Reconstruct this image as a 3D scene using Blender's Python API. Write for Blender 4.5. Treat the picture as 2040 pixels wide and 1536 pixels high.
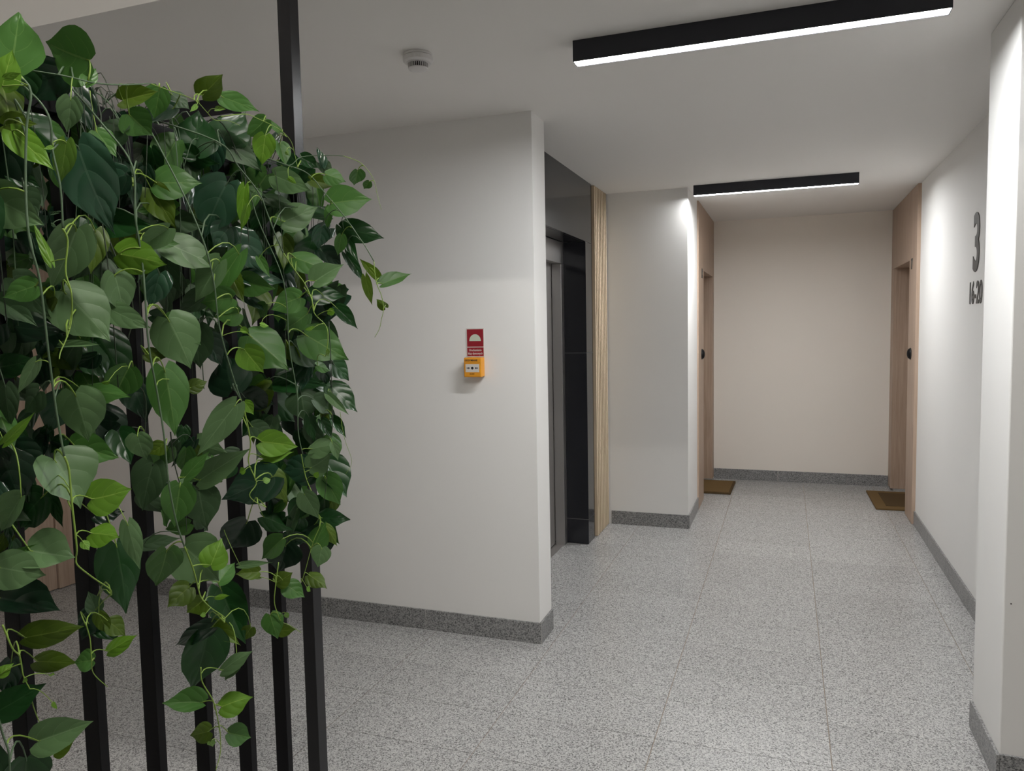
import bpy, bmesh, math, random
from mathutils import Vector, Matrix

random.seed(11)
S = bpy.context.scene
COL = S.collection
for o in list(bpy.data.objects):
    bpy.data.objects.remove(o)

# ------------------------------------------------------------------ camera, world, exposure
YAW, PITCH, ROLL, CAM_H = 19.9949, 4.2936, 1.1112, 1.5077
_y, _p, _r = map(math.radians, (YAW, PITCH, ROLL))
FWD = Vector((-math.sin(_y) * math.cos(_p), math.cos(_y) * math.cos(_p), -math.sin(_p)))
_rt = Vector((math.cos(_y), math.sin(_y), 0))
_up = _rt.cross(FWD)
RIGHT = _rt * math.cos(_r) - _up * math.sin(_r)
UPV = _up * math.cos(_r) + _rt * math.sin(_r)
cam_data = bpy.data.cameras.new('camera')
cam_data.sensor_fit = 'HORIZONTAL'
cam_data.sensor_width = 36.0
cam_data.lens = 36.0 * 1505.871 / 2040.0
cam_data.clip_start = 0.02
cam = bpy.data.objects.new('camera', cam_data)
M4 = Matrix.Identity(4)
for i in range(3):
    M4[i][0], M4[i][1], M4[i][2] = RIGHT[i], UPV[i], -FWD[i]
M4[2][3] = CAM_H
cam.matrix_world = M4
COL.objects.link(cam)
S.camera = cam

world = bpy.data.worlds.new('world')
S.world = world
world.use_nodes = True
world.node_tree.nodes['Background'].inputs[0].default_value = (0.9, 0.95, 1, 1)
world.node_tree.nodes['Background'].inputs[1].default_value = 0.0
S.view_settings.view_transform = 'Standard'
S.view_settings.look = 'None'
S.view_settings.gamma = 1.0
S.view_settings.use_curve_mapping = False
S.view_settings.exposure = 0.24
LAMP_POWER = 136.0          # radiance of the LED diffusers in the corridor
HALL_POWER = 146.0          # fixture over the entrance hall
STAIR_POWER = 190.0         # fixture high in the stairwell
LAMP_COLOR = (0.99, 1.005, 1.01)
HALL_COLOR = (1.0, 0.96, 0.90)

# ------------------------------------------------------------------ surveyed dimensions (metres)
XA, YA, YA2 = -1.100, 3.349, 3.539          # wall with the call point, its free end
C = 2.4955                                   # corridor ceiling
SK = 0.102                                   # skirting height
XE, YS, YJ, PZ = -1.283, 5.2125, 5.0305, 2.088   # lift wall, stone edge, far jamb, portal height
XB, YB = -0.677, 5.6315                      # column
XL, YL = -0.665, 6.244                       # left flat door surround
YW = 7.5925                                  # end wall
XRD, YRD, XR = 0.8815, 6.195, 0.905          # right flat door surround, right wall
XP, YP1, YP2 = 0.659, 2.748, 3.1195          # right pier
XLW = -4.12                                  # far left wall
YC = 1.826                                   # edge of the corridor ceiling
HC = 3.10                                    # hall ceiling
X2, T0 = 0.1568, 4.777                       # tile grid origin


# ------------------------------------------------------------------ material helpers
def new_mat(name):
    m = bpy.data.materials.new(name)
    m.use_nodes = True
    return m, m.node_tree.nodes, m.node_tree.links, m.node_tree.nodes['Principled BSDF']


def plain(name, col, rough=0.5, metal=0.0, spec=0.5, bump=0.0, bscale=300):
    m, n, l, b = new_mat(name)
    b.inputs['Base Color'].default_value = (*col, 1)
    b.inputs['Roughness'].default_value = rough
    b.inputs['Metallic'].default_value = metal
    b.inputs['Specular IOR Level'].default_value = spec
    tc = n.new('ShaderNodeTexCoord')
    nz = n.new('ShaderNodeTexNoise')
    nz.inputs['Scale'].default_value = bscale
    nz.inputs['Detail'].default_value = 3
    l.new(tc.outputs['Object'], nz.inputs['Vector'])
    mr = n.new('ShaderNodeMapRange')
    mr.inputs['To Min'].default_value = max(0, rough - 0.05)
    mr.inputs['To Max'].default_value = min(1, rough + 0.05)
    l.new(nz.outputs['Fac'], mr.inputs['Value'])
    l.new(mr.outputs['Result'], b.inputs['Roughness'])
    if bump:
        bp = n.new('ShaderNodeBump')
        bp.inputs['Strength'].default_value = bump
        bp.inputs['Distance'].default_value = 0.002
        l.new(nz.outputs['Fac'], bp.inputs['Height'])
        l.new(bp.outputs['Normal'], b.inputs['Normal'])
    return m


def paint(name, col):
    m, n, l, b = new_mat(name)
    b.inputs['Roughness'].default_value = 0.75
    b.inputs['Specular IOR Level'].default_value = 0.25
    g = n.new('ShaderNodeNewGeometry')
    nz = n.new('ShaderNodeTexNoise')
    nz.inputs['Scale'].default_value = 0.9
    nz.inputs['Detail'].default_value = 4
    l.new(g.outputs['Position'], nz.inputs['Vector'])
    cr = n.new('ShaderNodeValToRGB')
    cr.color_ramp.elements[0].color = (col[0] * .97, col[1] * .97, col[2] * .97, 1)
    cr.color_ramp.elements[1].color = (*col, 1)
    l.new(nz.outputs['Fac'], cr.inputs['Fac'])
    l.new(cr.outputs['Color'], b.inputs['Base Color'])
    n2 = n.new('ShaderNodeTexNoise')
    n2.inputs['Scale'].default_value = 420
    l.new(g.outputs['Position'], n2.inputs['Vector'])
    bp = n.new('ShaderNodeBump')
    bp.inputs['Strength'].default_value = 0.05
    bp.inputs['Distance'].default_value = 0.001
    l.new(n2.outputs['Fac'], bp.inputs['Height'])
    l.new(bp.outputs['Normal'], b.inputs['Normal'])
    return m


def granite(name, dark, mid, light, rough, scale=260, stain=False):
    m, n, l, b = new_mat(name)
    g = n.new('ShaderNodeNewGeometry')
    vo = n.new('ShaderNodeTexVoronoi')
    vo.inputs['Scale'].default_value = scale
    l.new(g.outputs['Position'], vo.inputs['Vector'])
    sep = n.new('ShaderNodeSeparateColor')
    l.new(vo.outputs['Color'], sep.inputs['Color'])
    nz = n.new('ShaderNodeTexNoise')
    nz.inputs['Scale'].default_value = scale * .55
    nz.inputs['Detail'].default_value = 3
    l.new(g.outputs['Position'], nz.inputs['Vector'])
    ad = n.new('ShaderNodeMath'); ad.operation = 'MULTIPLY_ADD'
    ad.inputs[1].default_value = 0.55
    l.new(sep.outputs['Red'], ad.inputs[0])
    mu = n.new('ShaderNodeMath'); mu.operation = 'MULTIPLY'; mu.inputs[1].default_value = 0.5
    l.new(nz.outputs['Fac'], mu.inputs[0])
    l.new(mu.outputs[0], ad.inputs[2])
    cr = n.new('ShaderNodeValToRGB')
    cr.color_ramp.elements[0].position = 0.26
    cr.color_ramp.elements[0].color = (*dark, 1)
    cr.color_ramp.elements[1].position = 0.72
    cr.color_ramp.elements[1].color = (*light, 1)
    e = cr.color_ramp.elements.new(0.44); e.color = (*mid, 1)
    l.new(ad.outputs[0], cr.inputs['Fac'])
    # large soft tone variation of the stone, different for each slab
    oi = n.new('ShaderNodeObjectInfo')
    mr = n.new('ShaderNodeMapRange')
    mr.inputs['To Min'].default_value = 0.95
    mr.inputs['To Max'].default_value = 1.04
    l.new(oi.outputs['Random'], mr.inputs['Value'])
    mx = n.new('ShaderNodeVectorMath'); mx.operation = 'SCALE'
    l.new(cr.outputs['Color'], mx.inputs[0])
    l.new(mr.outputs['Result'], mx.inputs['Scale'])
    l.new(mx.outputs['Vector'], b.inputs['Base Color'])
    b.inputs['Roughness'].default_value = rough
    b.inputs['Specular IOR Level'].default_value = 0.5
    return m


def wood(name, base, dark, axis=2, rough=0.5, scale=1.0):
    m, n, l, b = new_mat(name)
    g = n.new('ShaderNodeNewGeometry')
    mp = n.new('ShaderNodeMapping')
    sc = [16 * scale] * 3
    sc[axis] = 0.7 * scale
    mp.inputs['Scale'].default_value = sc
    l.new(g.outputs['Position'], mp.inputs['Vector'])
    nz = n.new('ShaderNodeTexNoise')
    nz.inputs['Scale'].default_value = 3.0
    nz.inputs['Detail'].default_value = 6
    nz.inputs['Roughness'].default_value = 0.6
    nz.inputs['Distortion'].default_value = 0.6
    l.new(mp.outputs['Vector'], nz.inputs['Vector'])
    cr = n.new('ShaderNodeValToRGB')
    cr.color_ramp.elements[0].position = 0.3
    cr.color_ramp.elements[0].color = (*dark, 1)
    cr.color_ramp.elements[1].position = 0.62
    cr.color_ramp.elements[1].color = (*base, 1)
    l.new(nz.outputs['Fac'], cr.inputs['Fac'])
    l.new(cr.outputs['Color'], b.inputs['Base Color'])
    b.inputs['Roughness'].default_value = rough
    bp = n.new('ShaderNodeBump')
    bp.inputs['Strength'].default_value = 0.08
    bp.inputs['Distance'].default_value = 0.001
    l.new(nz.outputs['Fac'], bp.inputs['Height'])
    l.new(bp.outputs['Normal'], b.inputs['Normal'])
    return m


def emit(name, col, power):
    m, n, l, b = new_mat(name)
    b.inputs['Base Color'].default_value = (0.9, 0.9, 0.9, 1)
    b.inputs['Emission Color'].default_value = (*col, 1)
    b.inputs['Emission Strength'].default_value = power
    return m


def leaf_mat(name, col, vein, rough, bump=0.35, spec=0.4):
    m, n, l, b = new_mat(name)
    uv = n.new('ShaderNodeUVMap'); uv.uv_map = 'UVMap'
    sp = n.new('ShaderNodeSeparateXYZ')
    l.new(uv.outputs['UV'], sp.inputs[0])

    def mth(op, a, bb=None, c=None):
        k = n.new('ShaderNodeMath'); k.operation = op
        for i, x in enumerate((a, bb, c)):
            if x is None:
                continue
            if isinstance(x, (int, float)):
                k.inputs[i].default_value = x
            else:
                l.new(x, k.inputs[i])
        return k.outputs[0]
    a = mth('ABSOLUTE', mth('MULTIPLY_ADD', sp.outputs['X'], 2.0, -1.0))
    mid = mth('LESS_THAN', a, 0.035)
    q = mth('FRACT', mth('SUBTRACT', mth('MULTIPLY', sp.outputs['Y'], 3.6), mth('MULTIPLY', mth('POWER', a, 1.25), 1.5)))
    side = mth('MULTIPLY', mth('LESS_THAN', q, 0.05), mth('LESS_THAN', a, 0.66))
    msk = mth('MAXIMUM', mid, mth('MULTIPLY', side, 0.5))
    oi = n.new('ShaderNodeObjectInfo')
    tc = n.new('ShaderNodeTexCoord')
    nz = n.new('ShaderNodeTexNoise')
    nz.inputs['Scale'].default_value = 2.5
    l.new(tc.outputs['Object'], nz.inputs['Vector'])
    mr = n.new('ShaderNodeMapRange')
    mr.inputs['To Min'].default_value = 0.72
    mr.inputs['To Max'].default_value = 1.22
    ad = mth('MULTIPLY_ADD', oi.outputs['Random'], 0.6, mth('MULTIPLY', nz.outputs['Fac'], 0.4))
    l.new(ad, mr.inputs['Value'])
    mix = n.new('ShaderNodeMix'); mix.data_type = 'RGBA'
    mix.inputs['A'].default_value = (*col, 1)
    mix.inputs['B'].default_value = (*vein, 1)
    l.new(msk, mix.inputs['Factor'])
    vs = n.new('ShaderNodeVectorMath'); vs.operation = 'SCALE'
    l.new(mix.outputs['Result'], vs.inputs[0])
    l.new(mr.outputs['Result'], vs.inputs['Scale'])
    l.new(vs.outputs['Vector'], b.inputs['Base Color'])
    bp = n.new('ShaderNodeBump')
    bp.inputs['Strength'].default_value = bump
    bp.inputs['Distance'].default_value = 0.0015
    # pillows between the side veins
    pil = mth('MULTIPLY', mth('SINE', mth('MULTIPLY', q, 3.1416)), 1.0)
    l.new(mth('MULTIPLY_ADD', mid, 0.6, pil), bp.inputs['Height'])
    l.new(bp.outputs['Normal'], b.inputs['Normal'])
    b.inputs['Roughness'].default_value = rough
    b.inputs['Specular IOR Level'].default_value = spec
    tr = n.new('ShaderNodeBsdfTranslucent')
    l.new(vs.outputs['Vector'], tr.inputs['Color'])
    ms = n.new('ShaderNodeMixShader')
    ms.inputs[0].default_value = 0.18
    l.new(b.outputs[0], ms.inputs[1])
    l.new(tr.outputs[0], ms.inputs[2])
    l.new(ms.outputs[0], n['Material Output'].inputs['Surface'])
    return m


WALL = paint('wall_paint', (0.835, 0.822, 0.802))
WALLB = paint('end_wall_paint', (0.89, 0.83, 0.755))
CEIL = paint('ceiling_paint', (0.84, 0.818, 0.79))
TILE = granite('floor_granite', (0.135, 0.134, 0.133), (0.345, 0.34, 0.334), (0.545, 0.537, 0.529), 0.27)
SKIRT = granite('skirting_granite', (0.075, 0.077, 0.078), (0.20, 0.20, 0.20), (0.36, 0.355, 0.35), 0.35, 230)
GROUT = plain('grout', (0.30, 0.245, 0.195), 0.9)
CAULK = plain('light_caulk', (0.5, 0.48, 0.46), 0.8)
OAK = wood('oak_veneer', (0.475, 0.355, 0.27), (0.37, 0.262, 0.19))
OAKE = wood('oak_edge', (0.56, 0.42, 0.32), (0.47, 0.34, 0.25))
SLAT = wood('slat_wood', (0.64, 0.52, 0.37), (0.52, 0.40, 0.27))
SLATB = wood('slat_backing', (0.10, 0.075, 0.05), (0.07, 0.05, 0.035))
STONE = plain('black_stone', (0.016, 0.017, 0.021), 0.10, 0, 0.5)
JOINT = plain('stone_joint', (0.09, 0.09, 0.09), 0.7)
STEEL = plain('brushed_steel', (0.46, 0.445, 0.435), 0.38, 0.85)
SHAFTSHADE = plain('shaft_gap_shade', (0.02, 0.02, 0.02), 0.6)  # near-black colour standing in for shade in the lift shaft gap
BLACK = plain('black_powder_coat', (0.0055, 0.0053, 0.0063), 0.55, 0, 0.2)
POSTM = plain('black_satin_post', (0.008, 0.008, 0.010), 0.33, 0, 0.45)
FIXB = plain('fixture_black', (0.022, 0.023, 0.03), 0.5, 0, 0.4)
LED = emit('led_diffuser', LAMP_COLOR, LAMP_POWER)
LEDH = emit('led_diffuser_hall', HALL_COLOR, HALL_POWER)
LEDS = emit('led_diffuser_stair', HALL_COLOR, STAIR_POWER)
LEDOFF = plain('led_diffuser_off', (0.55, 0.55, 0.55), 0.5)
WHITEP = plain('white_plastic', (0.72, 0.70, 0.69), 0.45)
DARKP = plain('dark_plastic', (0.02, 0.02, 0.02), 0.5)
ORANGE = plain('orange_plastic', (0.80, 0.33, 0.02), 0.35)
RED = plain('red_print', (0.28, 0.008, 0.018), 0.5)
SIGNW = plain('sign_white', (0.68, 0.64, 0.60), 0.5)
PHOS = plain('sign_pale_green', (0.58, 0.64, 0.52), 0.5)
INK = plain('print_black', (0.02, 0.02, 0.025), 0.6)
INKB = plain('print_brown', (0.22, 0.08, 0.01), 0.6)
LETTER = plain('dark_grey_letters', (0.075, 0.072, 0.066), 0.5)
COIR = plain('coir_brown', (0.165, 0.105, 0.045), 0.95, 0, 0.1, 0.8, 260)
COIRD = plain('coir_dark', (0.095, 0.062, 0.03), 0.95, 0, 0.1, 0.8, 260)
HOLE = plain('drill_hole', (0.03, 0.02, 0.02), 0.9)

LEAFM = {
    'P': leaf_mat('leaf_pale', (0.112, 0.205, 0.082), (0.165, 0.275, 0.125), 0.46),
    'M': leaf_mat('leaf_mid', (0.062, 0.165, 0.032), (0.12, 0.24, 0.06), 0.42),
    'Y': leaf_mat('leaf_lime', (0.125, 0.275, 0.02), (0.23, 0.39, 0.055), 0.45),
    'O': leaf_mat('leaf_olive', (0.075, 0.135, 0.009), (0.14, 0.21, 0.03), 0.45),
    'G': leaf_mat('leaf_grey', (0.05, 0.10, 0.042), (0.085, 0.145, 0.07), 0.48),
    'd': leaf_mat('leaf_deep', (0.014, 0.062, 0.014), (0.03, 0.09, 0.026), 0.32, 0.5, 0.5),
    'D': leaf_mat('leaf_dark', (0.012, 0.038, 0.018), (0.024, 0.058, 0.03), 0.28, 0.6, 0.55),
    'B': leaf_mat('leaf_blue_gloss', (0.03, 0.082, 0.045), (0.055, 0.115, 0.07), 0.22, 0.9, 0.65),
}
STEMM = {
    'g': plain('stem_green', (0.085, 0.14, 0.075), 0.5),
    'y': plain('stem_lime', (0.21, 0.33, 0.05), 0.5),
    'k': plain('stem_dark', (0.03, 0.045, 0.025), 0.6),
}


# ------------------------------------------------------------------ mesh helpers
def mesh_obj(name, verts, faces, mat, parent=None, smooth=False):
    me = bpy.data.meshes.new(name)
    me.from_pydata([tuple(v) for v in verts], [], faces)
    me.update()
    if mat:
        for k in (mat if isinstance(mat, (list, tuple)) else [mat]):
            me.materials.append(k)
    if smooth:
        for p in me.polygons:
            p.use_smooth = True
    o = bpy.data.objects.new(name, me)
    COL.objects.link(o)
    if parent:
        o.parent = parent
    return o


def bm_obj(name, bm, mat, parent=None, smooth=False):
    me = bpy.data.meshes.new(name)
    bmesh.ops.recalc_face_normals(bm, faces=bm.faces)
    bm.to_mesh(me)
    bm.free()
    for k in (mat if isinstance(mat, (list, tuple)) else [mat]):
        me.materials.append(k)
    if smooth:
        for p in me.polygons:
            p.use_smooth = True
    o = bpy.data.objects.new(name, me)
    COL.objects.link(o)
    if parent:
        o.parent = parent
    return o


def add_box(bm, x0, x1, y0, y1, z0, z1, bevel=0.0, mi=0):
    vs = [bm.verts.new((x, y, z)) for x in (x0, x1) for y in (y0, y1) for z in (z0, z1)]
    fs = [(0, 1, 3, 2), (4, 6, 7, 5), (0, 4, 5, 1), (2, 3, 7, 6), (0, 2, 6, 4), (1, 5, 7, 3)]
    fl = [bm.faces.new([vs[i] for i in f]) for f in fs]
    for f in fl:
        f.material_index = mi
    if bevel:
        es = list({e for f in fl for e in f.edges})
        r = bmesh.ops.bevel(bm, geom=es, offset=bevel, segments=2, affect='EDGES', profile=0.5)
        for f in r['faces']:
            f.material_index = mi
    return fl


def box(name, x0, x1, y0, y1, z0, z1, mat, parent=None, bevel=0.0):
    bm = bmesh.new()
    add_box(bm, x0, x1, y0, y1, z0, z1, bevel)
    return bm_obj(name, bm, mat, parent)


def boxes(name, lst, mat, parent=None, bevel=0.0):
    bm = bmesh.new()
    for b in lst:
        add_box(bm, *b, bevel)
    return bm_obj(name, bm, mat, parent)


def struct(o):
    o['kind'] = 'structure'
    return o


def empty(name, loc):
    o = bpy.data.objects.new(name, None)
    o.location = loc
    o.empty_display_size = 0.05
    COL.objects.link(o)
    return o


def tag(o, label, cat, group=None):
    o['label'] = label
    o['category'] = cat
    if group:
        o['group'] = group
    return o


def adopt(root, *objs):
    """parent world-placed meshes to an Empty that stands at the thing's base"""
    for o in objs:
        o.parent = root
        o.matrix_parent_inverse = Matrix.Translation(-root.location)
    return root


def lathe(name, prof, mat, parent=None, seg=40, axis='Z'):
    """prof: list of (radius, height)"""
    vs, fs = [], []
    for r, h in prof:
        for k in range(seg):
            a = 2 * math.pi * k / seg
            vs.append((r * math.cos(a), r * math.sin(a), h))
    for i in range(len(prof) - 1):
        for k in range(seg):
            k2 = (k + 1) % seg
            fs.append((i * seg + k, i * seg + k2, (i + 1) * seg + k2, (i + 1) * seg + k))
    fs.append(tuple(range(seg))[::-1])
    fs.append(tuple((len(prof) - 1) * seg + k for k in range(seg)))
    return mesh_obj(name, vs, fs, mat, parent)


def tube(pts, r, seg=6, taper=1.0):
    """verts, faces of a tube along pts"""
    pts = [Vector(p) for p in pts]
    vs, fs = [], []
    prev = None
    for i, p in enumerate(pts):
        t = (pts[min(i + 1, len(pts) - 1)] - pts[max(i - 1, 0)]).normalized()
        if prev is None:
            n = t.orthogonal().normalized()
        else:
            n = (prev - t * prev.dot(t)).normalized()
        prev = n
        b = t.cross(n)
        rr = r * (1 + (taper - 1) * i / max(1, len(pts) - 1))
        for k in range(seg):
            a = 2 * math.pi * k / seg
            vs.append(p + n * (rr * math.cos(a)) + b * (rr * math.sin(a)))
    for i in range(len(pts) - 1):
        for k in range(seg):
            k2 = (k + 1) % seg
            fs.append((i * seg + k, i * seg + k2, (i + 1) * seg + k2, (i + 1) * seg + k))
    fs.append(tuple(range(seg))[::-1])
    fs.append(tuple((len(pts) - 1) * seg + k for k in range(seg)))
    return vs, fs


def smooth_path(pts, n=5):
    pts = [Vector(p) for p in pts]
    out = []
    for i in range(len(pts) - 1):
        p0 = pts[max(i - 1, 0)]; p1 = pts[i]; p2 = pts[i + 1]; p3 = pts[min(i + 2, len(pts) - 1)]
        for k in range(n):
            t = k / n
            out.append(0.5 * ((2 * p1) + (p2 - p0) * t + (2 * p0 - 5 * p1 + 4 * p2 - p3) * t * t + (3 * p1 - p0 - 3 * p2 + p3) * t ** 3))
    out.append(pts[-1])
    return out


def text_mesh(name, body, size, mat, mtx, parent=None, extrude=0.0005, offset=0.0, sx=1.0):
    cu = bpy.data.curves.new(name, 'FONT')
    cu.body = body
    cu.size = size
    cu.extrude = extrude
    cu.offset = offset
    cu.align_x = 'CENTER'
    cu.align_y = 'CENTER'
    cu.resolution_u = 4
    t = bpy.data.objects.new(name, cu)
    COL.objects.link(t)
    dg = bpy.context.evaluated_depsgraph_get()
    me = bpy.data.meshes.new_from_object(t.evaluated_get(dg))
    COL.objects.unlink(t)
    bpy.data.objects.remove(t)
    me.name = name
    me.transform(mtx @ Matrix.Diagonal((sx, 1, 1, 1)))
    me.materials.clear()
    me.materials.append(mat)
    o = bpy.data.objects.new(name, me)
    COL.objects.link(o)
    if parent:
        adopt(parent, o)
    return o


def frame_mtx(loc, right, up):
    r = Vector(right); u = Vector(up); n = r.cross(u)
    m = Matrix.Identity(4)
    for i in range(3):
        m[i][0], m[i][1], m[i][2], m[i][3] = r[i], u[i], n[i], loc[i]
    return m


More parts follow.
